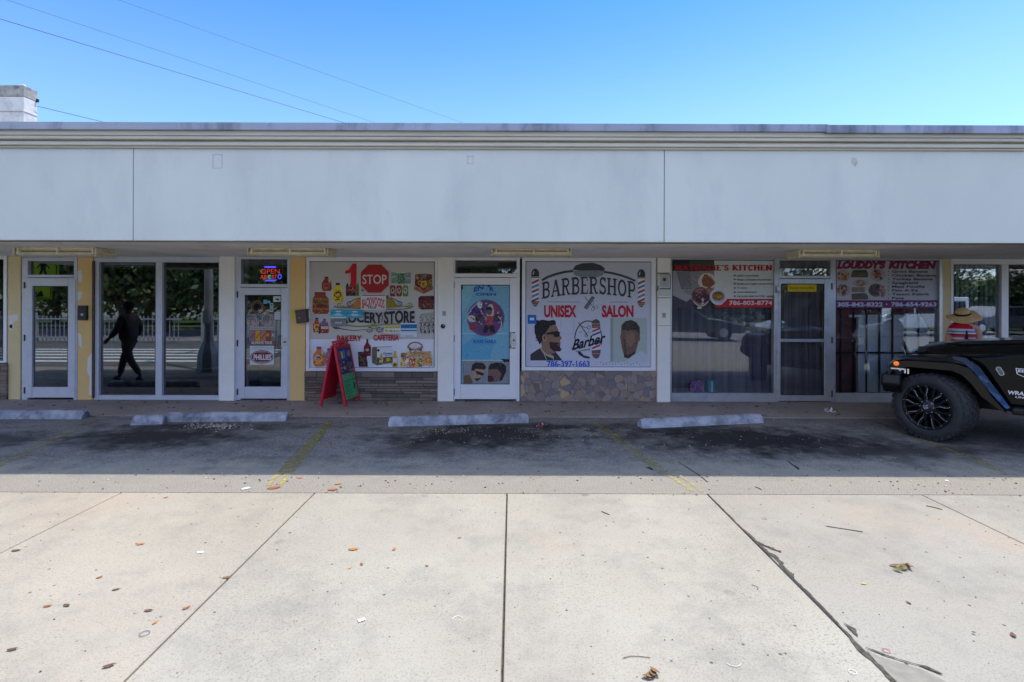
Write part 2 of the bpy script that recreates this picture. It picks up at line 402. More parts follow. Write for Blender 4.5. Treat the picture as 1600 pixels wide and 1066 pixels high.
    b = N.new('ShaderNodeBump'); b.inputs['Strength'].default_value = bs; b.inputs['Distance'].default_value = .01
    L.new(noise_(bump_s, 3), b.inputs['Height']); L.new(b.outputs[0], P.inputs['Normal'])
    return m
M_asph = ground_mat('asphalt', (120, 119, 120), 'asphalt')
M_walk = ground_mat('walkway_concrete', (150, 140, 134), 'walk')
M_slab = ground_mat('slab_concrete', (164, 157, 142), 'slab')
M_slab2 = ground_mat('slab_concrete_grey', (155, 149, 137), 'slab'); M_slab3 = ground_mat('slab_concrete_warm', (166, 156, 139), 'slab')
M_dirt = mat('joint_dirt', (92, 80, 66), .9, var=.4, scale=40, bump=.6, bscale=90)
def sheet(name, x0, y0, x1, y1, z, m, th=0, label=None):
    b = MB()
    if th: b.box((x0,y0,z-th),(x1,y1,z), m)
    else: b.add([(x0,y0,z),(x1,y0,z),(x1,y1,z),(x0,y1,z)], [(0,1,2,3)], m)
    return tag(b.build(name), kind='structure')
ys = G(800, 771).y; yk = G(800, 652.5).y
sheet('ground', -400, -400, 400, 400, -.16, mat('far_ground', (130, 128, 112), .9, var=.3, scale=.3))
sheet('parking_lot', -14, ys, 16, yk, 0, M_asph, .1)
sheet('walkway', -14, yk+.008, 16, DW+.6, .012, M_walk, .1)
sheet('street', -60, -13, 60, -3.0, -.06, mat('street_asphalt', (138, 136, 132), .9, var=.2, scale=2, bump=.3), .08)
sheet('sidewalk_base', -30, -3.0, 30, ys, -.02, M_dirt, .1)
# slabs of the broad pavement, with open joints
fr = [G(-270,772).x, G(187,771).x, G(490,772).x, G(792,772).x, G(1105,772).x, G(1440,773).x, G(1760,774).x]
for i in range(-3, 9):
    pass
xs = [fr[1]-1.72*2, fr[1]-1.72, fr[1], fr[2], fr[3], fr[4], fr[5], fr[5]+1.75, fr[5]+3.5]
xs = [xs[0]-14]+xs+[xs[-1]+14]
for a, b_ in zip(xs, xs[1:]):
    for y0, y1 in ((-2.98, .82), (.84, ys-.006)):
        bb = MB(); g_ = .006 if abs(a-fr[5]) > .1 else .004
        bb.box((a+g_, y0, -.06), (b_-g_, y1, 0), M_slab2 if a > fr[4]-.1 else M_slab3 if a < fr[2]-.1 else M_slab); o = bb.build('pavement_slab', bevel=.004, seg=1); tag(o, kind='structure')
# broken edges along the joint right of the middle: crumbled concrete, laid as thin ragged fills
M_rub = mat('crumbled_concrete', (78, 70, 58), .95, var=.6, scale=55, bump=1, bscale=60)
M_patch = mat('grey_patch', (132, 126, 114), .9, var=.15, scale=20, bump=.3)
def ragged(name, pts, w0, m, z=.004, seed=1, step=.03):
    rnd = random.Random(seed); Lf, Rt = [], []
    P = [G(*p) for p in pts]
    for i in range(len(P)-1):
        n = max(2, int((P[i+1]-P[i]).length/step))
        for k in range(n):
            t = k/n; p = P[i].lerp(P[i+1], t); ww = w0[i]+(w0[i+1]-w0[i])*t
            Lf.append((p.x-ww*rnd.uniform(.1,.6), p.y, z)); Rt.append((p.x+ww*rnd.uniform(.3,1.2), p.y, z))
    b = MB(); n = len(Lf); b.add(Lf+Rt, [(i, n+i, n+i+1, i+1) for i in range(n-1)], m)
    return tag(b.build(name), kind='structure')
ragged('pavement_crack', [(1105,772),(1130,797),(1150,818),(1172,838),(1195,860),(1215,876),(1240,905),(1290,955),(1320,988),(1345,1018),(1372,1042),(1395,1066),(1440,1115)],
       [.005,.008,.012,.012,.02,.03,.012,.008,.014,.028,.016,.03,.03], M_rub, seed=3)
ragged('pavement_crack', [(1180,846),(1200,856),(1216,862),(1222,866)], [.005,.03,.02,.0], M_rub, .005, 5, .012)
ragged('pavement_crack', [(1318,974),(1330,985),(1342,998)], [.0,.025,.0], M_rub, .0065, 6, .012)
bb = MB(); bb.add([G(1354,1016,.003),G(1374,1026,.003),G(1400,1034,.003),G(1440,1046,.003),G(1480,1066,.003),G(1500,1085,.003),G(1412,1085,.003)], [(0,1,2,3,4,5,6)], M_patch); tag(bb.build('pavement_patch'), kind='structure')
ragged('pavement_crack', [(1352,1013),(1374,1022),(1400,1031),(1440,1042),(1482,1060)], [.005,.02,.012,.02,.012], M_rub, .0055, 9, .02)
# cracks in the asphalt
M_crk = mat('crack_dark', (46, 42, 40), .95)
def crack(pts, w_, seed): return ragged('asphalt_crack', pts, [w_]*len(pts), M_crk, .003, seed, .05)
crack([(880,728),(960,729),(1030,728),(1075,729)], .006, 11)
crack([(1060,722),(1090,742),(1110,757)], .012, 12); crack([(1010,730),(1024,738)], .03, 13)
crack([(1110,759),(1150,761),(1180,761),(1198,770)], .012, 14); crack([(1230,720),(1252,737)], .02, 15)
crack([(0,716),(200,720),(420,722),(560,729)], .004, 16)
# parking lines, worn yellow
def worn(name, rgb, lo, hi, sc_=14):
    m, N, L, P = newmat(name)
    P.inputs['Base Color'].default_value = (*lin(rgb), 1); P.inputs['Roughness'].default_value = .8
    g = N.new('ShaderNodeNewGeometry'); n = N.new('ShaderNodeTexNoise'); n.inputs['Scale'].default_value = sc_; n.inputs['Detail'].default_value = 8; n.inputs['Roughness'].default_value = .75
    L.new(g.outputs['Position'], n.inputs['Vector']); r = N.new('ShaderNodeMapRange'); r.inputs[1].default_value = lo; r.inputs[2].default_value = hi
    L.new(n.outputs[0], r.inputs[0]); L.new(r.outputs[0], P.inputs['Alpha']); return m
M_y1 = worn('yellow_line_paint', (134, 122, 56), .38, .66); M_y2 = worn('faded_line_paint', (140, 128, 56), .44, .70); M_y3 = worn('sunlit_line_edge', (176, 160, 84), .42, .62)  # the last is a paler copy for line ends in sun, lit tone painted in
def quad(name, pts, m, z=.004):
    b = MB(); b.add([G(x, y, z) for x, y in pts], [(0,1,2,3)], m); return tag(b.build(name), kind='structure')
quad('parking_line', [(512,657),(524,657),(459,738),(433,738)], M_y1)
quad('parking_line', [(433,738),(440,738),(424,758),(415,758)], M_y3, .0045); quad('parking_line', [(444,741),(454,740),(442,757),(432,760)], M_y3, .0045)
quad('parking_line', [(922,660),(936,660),(1052,740),(1028,740)], M_y2)
quad('parking_line', [(1040,741),(1045,741),(1086,768),(1078,768)], M_y3); quad('parking_line', [(1058,741),(1062,741),(1099,768),(1094,768)], M_y3)
quad('parking_line', [(1368,660),(1376,660),(1590,742),(1572,742)], M_y2)
quad('parking_line', [(150,655),(158,655),(-20,740),(-45,740)], M_y2)
# crosswalk and edge lines of the street that the glass mirrors
M_wl = mat('white_road_paint', (215, 215, 210), .8, var=.1, scale=6)
M_side = mat('side_street_asphalt', (92,92,92), .9, var=.2, scale=2, bump=.3)
sheet('side_street', -40, -2.9, -6.7, ys-.05, .006, M_side)
for yy_ in (.2, .95, 1.7, 2.45, 3.2): sheet('crosswalk_stripe', -30, yy_, -7.2, yy_+.3, .010, M_wl)
sheet('road_line', -12, -8.1, 60, -7.98, -.05, M_wl)

# ------------------------------------------------------------------ the shop building
M_fas = mat('painted_stucco', (190, 195, 189), .75, var=.05, scale=.9, dirt=.38, dirtrgb=(160,166,168), dscale=1.4, stretch=(1.4,1,.5), bump=.3, bscale=90)
M_cor = mat('cornice_stucco', (184, 180, 166), .8, var=.06, scale=3, dirt=.5, dirtrgb=(146,142,126), dscale=2.5, stretch=(.5,1,4), bump=.15)
M_fla = mat('metal_flashing', (140, 146, 158), .45, .3, var=.1, scale=2, dirt=.95, dirtrgb=(52,50,58), dscale=1.6, stretch=(1,1,.35))
M_sof = mat('soffit_paint', (226, 222, 216), .8, var=.05, scale=1.5, dirt=.4, dirtrgb=(150,144,132), dscale=1.6)
M_white = mat('white_pillar_paint', (236, 234, 226), .6, var=.03, scale=3, dirt=.25, dirtrgb=(206,202,192), dscale=2.5)
M_yel = mat('yellow_pillar_paint', (228, 190, 120), .7, var=.05, scale=3, dirt=.5, dirtrgb=(200,180,140), dscale=3)
M_yelp = mat('pale_yellow_paint', (220, 200, 150), .7, var=.05, scale=3, dirt=.4, dirtrgb=(190,180,150), dscale=3)
M_alu = mat('painted_aluminium', (200, 204, 212), .45, .15, var=.03, scale=5, dirt=.2, dirtrgb=(140,140,142), dscale=6)
M_alw = mat('white_aluminium', (232, 232, 234), .45, .05, var=.03, scale=5, dirt=.2, dirtrgb=(170,168,165), dscale=5)
M_alb = mat('bare_aluminium', (190, 192, 196), .35, .6, var=.06, scale=6, dirt=.35, dirtrgb=(120,116,110), dscale=7)
M_steel = mat('brushed_steel', (170,172,176), .3, .9)
M_blk = mat('black_plastic', (28,28,30), .5)
M_gblk = mat('dark_gasket', (30,32,36), .6)
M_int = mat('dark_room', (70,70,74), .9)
M_roof = mat('roof_felt', (150,150,150), .9)
G_mir = glass_mat('tinted_mirror_glass', .21, (.25,.27,.26)); G_clr = glass_mat('shop_glass', .07, (.94,.96,.96)); G_mid = glass_mat('dusty_shop_glass', .08, (.97,.98,.98))
BLD = thing('shop_building', 'long single storey shopping strip with pale stucco fascia over a row of storefronts', 'building', (0, DW, 0))
OFF = Vector((0, DW, 0))
def bpart(mb, name, parent=BLD, **kw):
    if parent is BLD: mb.v = [tuple(Vector(v)-OFF) for v in mb.v]
    return mb.build(name, parent, **kw)
XL, XR = -9.4, 16
zs = W(800, 376, FD).z       # soffit
zt = W(800, 234, FD).z
b = MB()
jx = [XL, W(208,300,FD).x, W(1038,300,FD).x, XR]
for i, (a, c_) in enumerate(zip(jx, jx[1:])): b.box((a+.004*(i>0), FD, zs-.012), (c_-.004*(i<2), FD+.12, zt), M_fas)
b.box((XL, FD+.02, zs), (XR, FD+.3, zt-.01), M_crk)
bpart(b, 'fascia', bevel=.004, seg=1)
b = MB(); zy = lambda y, D: W(800, y, D).z
b.box((XL-.02, FD-.03, zt), (XR, FD+.3, zy(231, FD)), M_cor); b.box((XL-.04, FD-.055, zy(231,FD)+.001), (XR, FD+.3, zy(223,FD-.05)), M_cor)
b.box((XL-.06, FD-.035, zy(223,FD-.05)+.001), (XR, FD+.3, zy(220.5,FD-.05)), M_cor)
b.box((XL-.06, FD-.085, zy(220.5,FD-.05)+.001), (XR, FD+.3, zy(214,FD-.08)), M_cor); b.box((XL-.07, FD-.10, zy(214,FD-.08)+.001), (XR, FD+.3, zy(205,FD-.1)), M_cor)
bpart(b, 'cornice', bevel=.012, seg=3)
b = MB(); xf = W(1295,200,FD-.13).x
b.box((XL-.1, FD-.135, zy(205,FD-.13)+.002), (xf, FD+.3, zy(192.5,FD-.13)), M_fla); b.box((xf-.03, FD-.142, zy(205,FD-.13)-.012), (XR, FD+.3, zy(193.8,FD-.13)), M_fla)
bpart(b, 'roof_flashing', bevel=.006)
b = MB(); b.box((XL, FD+.12, zs), (XR, DW+.3, zs+.15), M_sof)
for x0_ in (240, 860, 1180):
    p = W(x0_, 376, FD+.2)
bpart(b, 'soffit')
b = MB(); b.box((XL, FD+.3, zy(205,FD)-.1), (XR, 16, zy(200,FD)), M_roof); bpart(b, 'roof')
b = MB(); b.box((XL, 12.5, 0), (XR, 12.7, zs), M_int); b.box((XL, DW+.3, zs-.001), (XR, 12.5, zs+.1), M_int)
for x_ in (W(365,0).x+.02, W(696,0).x, W(1038,0).x, W(1480,0).x): b.box((x_-.05, DW+.32, 0), (x_+.05, 12.49, zs-.003), M_int)
b.box((XL, DW+.02, 0), (XL+.12, 15.8, zs+.3), M_white); b.box((XR-.12, DW+.02, 0), (XR, 15.8, zs+.3), M_white); b.box((XL, 15.8, 0), (XR, 16, zs+1.1), M_white)
b.box((XL+.12, DW+.31, -.1), (XR-.12, 12.5, .03), mat('shop_floor', (90,84,80), .5))
b.box((W(1762,500).x, DW-.03, 0), (XR-.13, DW+.28, zs-.002), M_white); b.box((XL+.13, DW-.03, 0), (W(-41,500).x, DW+.28, zs-.002), M_white)
bpart(b, 'wall')
# small repairs on the fascia
M_rep = mat('patch_outline', (176,176,176), .8, var=.1)
for x0_, y0_, x1_, y1_ in ((332,241,347,263),(730,243.5,740,256)):
    for r_ in ((x0_,y0_,x1_,y0_+1.2),(x0_,y0_,x0_+.9,y1_),(x1_-.9,y0_,x1_,y1_),(x0_,y1_-.6,x1_,y1_)):
        b = MB(); a = W(r_[0],r_[1],FD-.003); c_ = W(r_[2],r_[3],FD-.003); b.box((a.x,FD-.003,c_.z),(c_.x,FD+.01,a.z), M_rep); bpart(b, 'patch_trim')
b = MB(); b.prism([(W(x,y,FD).x, W(x,y,FD).z) for x,y in ((1330,249),(1333,246.5),(1338,248),(1340,255),(1336,261),(1334,257),(1331,256))], FD-.004, FD+.01, mat('bare_stucco', (166,172,160), .9, var=.2, scale=30)); bpart(b, 'stucco_patch')

def pbox(mb, x0, y0, x1, y1, D, depth, m):
    """box whose front face fills the photo rectangle at distance D; y1=None stands on the walkway"""
    ym = (y0+(y1 if y1 else 620))/2; xm = (x0+x1)/2
    a = W(x0, ym, D).x; c_ = W(x1, ym, D).x; z1 = W(xm, y0, D).z; z0 = .0 if y1 is None else W(xm, y1, D).z
    mb.box((a, D, z0), (c_, D+depth, min(z1, zs-.001)), m); return (a, z0, c_, z1)
def pillar(x0, x1, m, D=DW-.09, name='pillar', y0=380):
    b = MB(); pbox(b, x0, y0, x1, None, D, .45, m); return bpart(b, name, bevel=.008)
pillar(12, 32, M_yelp, DW-.04); pillar(121, 145, M_yel, DW-.05); pillar(342, 366, M_white); pillar(453, 477, M_yel, DW-.06)
pillar(684, 709, M_white); PF = pillar(1027.5, 1048, M_white); pillar(1471.5, 1488, M_yelp, DW-.04)
# loose details on pillars
b = MB(); pbox(b, 143.5, 408, 146.5, 622, DW-.075, .03, mat('rusty_conduit', (84,66,54), .8, var=.3, scale=30)); bpart(b, 'conduit')
M_fill = mat('white_filler', (226,222,214), .8)
for pts in ([(121,425),(126,421),(129,430),(128,441),(122,442)], [(121,456),(128,456),(127,466),(121,470)], [(13,493),(27,492),(29,500),(20,505),(22,514),(14,512)], [(137,560),(144,550),(144.5,620),(139,616),(140,590),(136,580)],[(15,508),(19,507),(20,516),(15,515)],[(121,520),(127,523),(128,545),(124,540)]):
    b = MB(); D_ = DW-.053 if pts[0][0] > 60 else DW-.043; b.prism([(W(x,y,D_).x, W(x,y,D_).z) for x,y in pts], D_, D_+.02, M_fill); bpart(b, 'filler_patch')
for y_ in (465, 508.5):
    b = MB(); pbox(b, 1027.5, y_, 1048, y_+.9, DW-.093, .02, M_rep if y_ > 480 else M_gblk); bpart(b, 'panel_seam')

def frame_box(mb, x0, y0, x1, y1, t, D, depth, m, bottom=True):
    """hollow rectangular frame of bar width t px (l, top, r, bottom)"""
    l, tp, r, bt = t
    pbox(mb, x0, y0, x0+l, y1, D, depth, m); pbox(mb, x1-r, y0, x1, y1, D, depth, m)
    if tp: pbox(mb, x0+l, y0, x1-r, y0+tp, D, depth, m)
    if bt and y1: pbox(mb, x0+l, y1-bt, x1-r, y1, D, depth, m)
def pane(parent, x0, y0, x1, y1, gm, D=DW, name='pane'):
    b = MB(); pbox(b, x0-1, y0-1, x1+1, y1+1, D, .005, gm); b.v = [tuple(Vector(v)-OFF) for v in b.v]
    o = b.build(name, parent); return o
def window(outer, panes, t, m, gm, D=DW-.05, name='window', gasket=True):
    b = MB(); x0, y0, x1, y1 = outer
    frame_box(b, x0, y0, x1, y1, t, D, .12, m)
    for p, q in zip(panes, panes[1:]): pbox(b, p[2], y0+t[1], q[0], y1-t[3], D, .12, m)
    if gasket:
        for p in panes:
            for r_ in ((p[0],p[1],p[2],p[1]+1.2),(p[0],p[3]-1,p[2],p[3]),(p[0],p[1]+1.2,p[0]+1,p[3]-1),(p[2]-1,p[1]+1.2,p[2],p[3]-1)):
                pbox(b, *r_, DW-.012, .03, M_gblk)
    o = bpart(b, name, bevel=.003, seg=1)
    for p in panes: pane(o, *p, gm)
    return o
def interior(x0, y0, x1, y1, depth, m, name='room_shade_panel'):  # by default a dark sheet, the unlit room's shade painted in
    b = MB(); pbox(b, x0, y0, x1, y1, DW+depth, .01, m); return bpart(b, name)
# windows ---------------------------------------------------------
window((-40,400,10,567), [(-38,405,5,564)], (2,5,5,3), M_alw, G_mid)
window((147,401,343,625), [(154,410,243,618),(253,410,341.5,618)], (7,9,1.5,7), M_alu, G_mir)
window((478,402,684,580.5), [(483,408.5,679,575)], (5,6.5,5,5.5), M_alw, G_clr)
window((815.5,402,1025,579.5), [(821,408.5,1018,574)], (5.5,6.5,7,5.5), M_alw, G_clr)
window((1048,403,1216,629), [(1050,406,1210,614.5)], (2,3,6,14.5), M_alb, G_mid)
window((1301,404,1473,629), [(1306,407,1468,614.5)], (5,3,5,14.5), M_alb, G_mid)
window((1486,404,1760,630), [(1490,413.5,1565,616),(1576,413.5,1655,616),(1666,413.5,1752,616)], (4,9.5,8,14), M_alw, G_mid)
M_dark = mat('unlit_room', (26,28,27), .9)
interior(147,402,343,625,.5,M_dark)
# doors -----------------------------------------------------------
def door(trans, leaf, glass, jamb, m, gm, tgm, hinge_left=True, handle=None, lower=None, d_y=622):
    b = MB(); x0, y0, x1 = jamb
    frame_box(b, x0, y0, x1, None, (trans[0]-x0, trans[1]-y0, x1-trans[2], 0), DW-.055, .13, m)
    pbox(b, trans[0], trans[3], trans[2], leaf[1]-.8, DW-.055, .13, m)
    # narrow jambs beside the leaf
    fo = bpart(b, 'door_frame', bevel=.003, seg=1); pane(fo, *trans, tgm)
    b = MB(); lx0, ly0, lx1, ly1 = leaf; gx0, gy0, gx1, gy1 = glass
    frame_box(b, lx0, ly0, lx1, ly1, (gx0-lx0, gy0-ly0, lx1-gx1, ly1-gy1), DW-.066, .05, m)
    for r_ in ((gx0,gy0,gx1,gy0+1.2),(gx0,gy1-1,gx1,gy1),(gx0,gy0+1.2,gx0+1.2,gy1-1),(gx1-1,gy0+1.2,gx1,gy1-1)): pbox(b, *r_, DW-.05, .03, M_gblk)
    do = bpart(b, 'door', bevel=.003, seg=1); pane(do, gx0, gy0, gx1, gy1, gm, DW-.035)
    for t in (.06, .5, .94):
        hb = MB(); hx = lx0-1.2 if hinge_left else lx1-.6; yy = ly0+(ly1-ly0)*t
        pbox(hb, hx, yy-5, hx+1.8, yy+5, DW-.075, .03, M_gblk); hb.v = [tuple(Vector(v)-OFF) for v in hb.v]; hb.build('hinge', do)
    if handle:
        hx, hy0, hy1, dx = handle; D_ = DW-.07
        hb = MB(); a = W(hx+dx, hy0, D_-.0); c_ = W(hx, hy0, D_-.06); d_ = W(hx, hy1, D_-.06); e_ = W(hx+dx, hy1, D_)
        hb.tube([a, c_, d_, e_], .011, M_steel, 8); hb.v = [tuple(Vector(v)-OFF) for v in hb.v]; hb.build('handle', do, smooth=True)
        hb = MB(); pbox(hb, max(hx,gx1+1.5), hy0+3, lx1-1.5, hy1-3, DW-.07, .02, M_alb); a = W((max(hx,gx1+1)+lx1)/2, (hy0+hy1)/2, DW-.075)
        hb.lathe([(0,-.012),(.014,-.012),(.014,.01)], M_gblk, 12, Matrix.Translation(a)); hb.v = [tuple(Vector(v)-OFF) for v in hb.v]; hb.build('lock_plate', do)
    return do
door((43,408,115,429.5), (38,434.5,117,621.5), (50,447,106,605), (34,402.5,120.5), M_alu, G_mir, G_mir)
door((376,405,448.5,444), (371,450,450,623), (382,461,439,604.5), (367,401,453), M_alu, G_mid, G_mid, handle=(432.5,525,544,7))
door((711,407,807,427.5), (709.5,434,808,624), (720,445,796.5,601), (706.5,402,812), M_alw, G_clr, G_mid, handle=(797.5,520,544,7))
dd = door((1218,407,1297.5,431), (1217,436,1300,627), (1220,443.5,1288.5,618), (1215.5,403,1303), M_alb, G_mid, G_mid, hinge_left=False)
b = MB(); pbox(b, 1219, 530, 1291, 534.5, DW-.075, .04, M_alb); b.v = [tuple(Vector(v)-OFF) for v in b.v]; b.build('push_bar', dd)
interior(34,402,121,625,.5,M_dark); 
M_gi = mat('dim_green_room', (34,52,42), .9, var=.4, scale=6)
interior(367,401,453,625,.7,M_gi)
M_gr = mat('dim_back_room', (70,68,64), .9, var=.3, scale=4)
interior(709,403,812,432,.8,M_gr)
# masonry under the windows ----------------------------------------
br = [mat('brick_%d' % i, c, .9, var=.12, scale=12, bump=.3, bscale=70) for i, c in enumerate([(112,98,90),(126,110,98),(98,88,82),(134,120,108)])]
M_mor = mat('dark_mortar', (58,52,50), .95)
def roman_brick(x0, x1, y0):
    b = MB(); D_ = DW-.05; pbox(b, x0, y0, x1, None, D_, .3, M_mor)
    xa, xb = W(x0,600,D_).x, W(x1,600,D_).x; zz = W((x0+x1)/2, y0, D_).z-.004; z = .014
    while z < zz-.02:
        h_ = random.choice((.035,.05,.05,.065,.09)); h_ = min(h_, zz-z); x = xa-random.uniform(0,.3)
        while x < xb:
            l_ = random.uniform(.18,.55); a, c_ = max(x+.004,xa), min(x+l_-.004,xb)
            if c_-a > .02: b.box((a, D_-random.uniform(.012,.026), z+.003), (c_, D_+.02, z+h_-.003), random.choice(br))
            x += l_
        z += h_
    bpart(b, 'brick_base', bevel=.003, seg=1)
roman_brick(476, 683.5, 581); roman_brick(-40, 12, 567.5)
def stone_mat():
    m, N, L, P = newmat('flagstone'); g = N.new('ShaderNodeNewGeometry')
    d = N.new('ShaderNodeTexNoise'); d.inputs['Scale'].default_value = 5; L.new(g.outputs['Position'], d.inputs['Vector'])
    ad = N.new('ShaderNodeVectorMath'); ad.operation = 'MULTIPLY_ADD'; ad.inputs[1].default_value = (.12,.12,.12); L.new(d.outputs['Color'], ad.inputs[0]); L.new(g.outputs['Position'], ad.inputs[2])
    v = N.new('ShaderNodeTexVoronoi'); v.inputs['Scale'].default_value = 8.5; L.new(ad.outputs[0], v.inputs['Vector'])
    e = N.new('ShaderNodeTexVoronoi'); e.feature = 'DISTANCE_TO_EDGE'; e.inputs['Scale'].default_value = 8.5; L.new(ad.outputs[0], e.inputs['Vector'])
    sp = N.new('ShaderNodeSeparateColor'); L.new(v.outputs['Color'], sp.inputs[0])
    cr = N.new('ShaderNodeValToRGB'); cr.color_ramp.interpolation = 'CONSTANT'
    cols = [(0,(160,142,128)),(.2,(136,126,128)),(.4,(174,152,130)),(.54,(146,132,132)),(.68,(164,150,140)),(.84,(196,172,134)),(.93,(126,114,108))]
    cr.color_ramp.elements[0].position = 0; cr.color_ramp.elements[1].position = .18
    for i, (p, c_) in enumerate(cols):
        el_ = cr.color_ramp.elements[i] if i < 2 else cr.color_ramp.elements.new(p); el_.color = (*lin(c_), 1)
    L.new(sp.outputs[0], cr.inputs[0])
    n = N.new('ShaderNodeTexNoise'); n.inputs['Scale'].default_value = 18; n.inputs['Detail'].default_value = 6; L.new(g.outputs['Position'], n.inputs['Vector'])
    x = N.new('ShaderNodeMix'); x.data_type = 'RGBA'; x.blend_type = 'MULTIPLY'; x.inputs[0].default_value = .6; L.new(cr.outputs[0], x.inputs[6]); L.new(n.outputs['Color'], x.inputs[7])
    hs = N.new('ShaderNodeMapRange'); hs.inputs[1].default_value = .0; hs.inputs[2].default_value = .035; L.new(e.outputs['Distance'], hs.inputs[0])
    y = N.new('ShaderNodeMix'); y.data_type = 'RGBA'; L.new(hs.outputs[0], y.inputs[0]); y.inputs[6].default_value = (*lin((116,112,112)),1)
    q = N.new('ShaderNodeMix'); q.data_type = 'RGBA'; q.blend_type = 'MIX'; q.inputs[0].default_value = .55; L.new(cr.outputs[0], q.inputs[6]); L.new(x.outputs[2], q.inputs[7])
    L.new(q.outputs[2], y.inputs[7]); L.new(y.outputs[2], P.inputs['Base Color']); P.inputs['Roughness'].default_value = .75
    bp = N.new('ShaderNodeBump'); bp.inputs['Strength'].default_value = .6; bp.inputs['Distance'].default_value = .02; L.new(hs.outputs[0], bp.inputs['Height']); L.new(bp.outputs[0], P.inputs['Normal'])
    return m
M_st = stone_mat()
sx_ = [813, 868.5, 924, 980, 1026]
for a, c_ in zip(sx_, sx_[1:]):
    b = MB(); pbox(b, a+.6, 580, c_-.6, None, DW-.045, .3, M_st); bpart(b, 'stone_panel', bevel=.004)
b = MB(); pbox(b, 813, 581, 1026.5, None, DW-.035, .3, mat('grout',(150,146,140),.9)); bpart(b, 'stone_backing')
# things behind the right-hand glass, with a van reflection built as a panel
def strips(x0, y0, x1, y1, n, m, depth, fill=.8, name='vertical_blind', jit=0):
    b = MB(); st = (x1-x0)/n
    for i in range(n):
        j = random.uniform(-jit, jit)*st; pbox(b, x0+i*st+j, y0, x0+(i+fill)*st+j, y1, DW+depth+random.uniform(-.012,.012), .004, m[i % len(m)] if isinstance(m, list) else m)
    return bpart(b, name)
dk = [mat('blind_%d' % i, c, .8, var=.25, scale=4, stretch=(6,1,.5)) for i, c in enumerate([(96,92,106),(112,106,120),(84,80,94),(102,98,110)])]
strips(1046,404,1216,622,26,dk,.10,1.0)
dk2 = [mat('screen_%d' % i, c, .8, var=.2, scale=4, stretch=(6,1,.5)) for i, c in enumerate([(104,96,100),(94,88,92),(112,106,108)])]
strips(1214,404,1303,626,16,dk2,.06,1.0,'door_screen')
M_red = mat('red_brown_wall', (128,88,86), .9, var=.25, scale=3); interior(1303,402,1474,628,.14,M_red,'inner_partition')
M_teal = mat('van_reflection_tone', (226,236,236), .7, var=.06, scale=3)
bb_ = MB(); D_ = DW+.055; bb_.prism([(W(x,y,D_).x, W(x,y,D_).z) for x,y in ((1341,498),(1352,494),(1432,494),(1452,524),(1455,552),(1449,613),(1341,613))], D_, D_+.05, M_teal); bpart(bb_, 'van_reflection_panel')  # pale panel added behind the glass, standing in for a reflected van
for q in (((1326,492),(1432,492),(1440,497),(1453,522),(1450,524),(1436,500),(1430,496),(1326,496)),((1338,523),(1449,523),(1449,526),(1338,526))):
    bb_ = MB(); bb_.prism([(W(x,y,D_).x, W(x,y,D_).z) for x,y in q], D_-.02, D_-.002, M_alw); bpart(bb_, 'van_reflection_trim')  # roof outline of the reflected van, built as strips
M_teal = mat('van_reflection_tone', (150,172,176), .7, var=.06, scale=3)
M_bar = mat('black_iron', (24,24,28), .5)
b = MB()
for i in range(8): pbox(b, 1312.5+i*20.3, 480, 1314.8+i*20.3, 616, DW+.015, .014, M_bar)
pbox(b, 1306, 550, 1470, 552.5, DW+.012, .008, M_bar); bpart(b, 'security_bar')
rb = [mat('rail_%d' % i, c, .7) for i, c in enumerate([(86,104,110),(120,138,142)])]
strips(1486,408,1760,620,36,rb,.06,.55,'vertical_blind'); interior(1486,404,1760,628,.2,mat('navy_room',(34,44,54),.9),'inner_partition')
# ------------------------------------------------------------------ window graphics
WH = (205,203,198); WH2 = (222,222,226); BKc = (34,34,38)
DI = DW-.007       # on the outer face of the glass
def bottle(s, x, y, w, h, body, cap, lab=None, handle=True):
    s.poly([(x+w*.12,y+h),(x,y+h*.85),(x,y+h*.42),(x+w*.28,y+h*.16),(x+w*.3,y+h*.06),(x+w*.62,y+h*.06),(x+w*.64,y+h*.16),(x+w*.95,y+h*.34),(x+w,y+h*.85),(x+w*.88,y+h)], body)
    s.rect(x+w*.27, y, x+w*.65, y+h*.12, cap)
    if handle: s.ell(x+w*.76, y+h*.33, w*.07, h*.12, WH, rot=-20)
    if lab:
        s.ell(x+w*.45, y+h*.62, w*.36, h*.17, lab); s.ell(x+w*.45, y+h*.62, w*.24, h*.09, body); s.rect(x+w*.2, y+h*.82, x+w*.7, y+h*.88, lab)
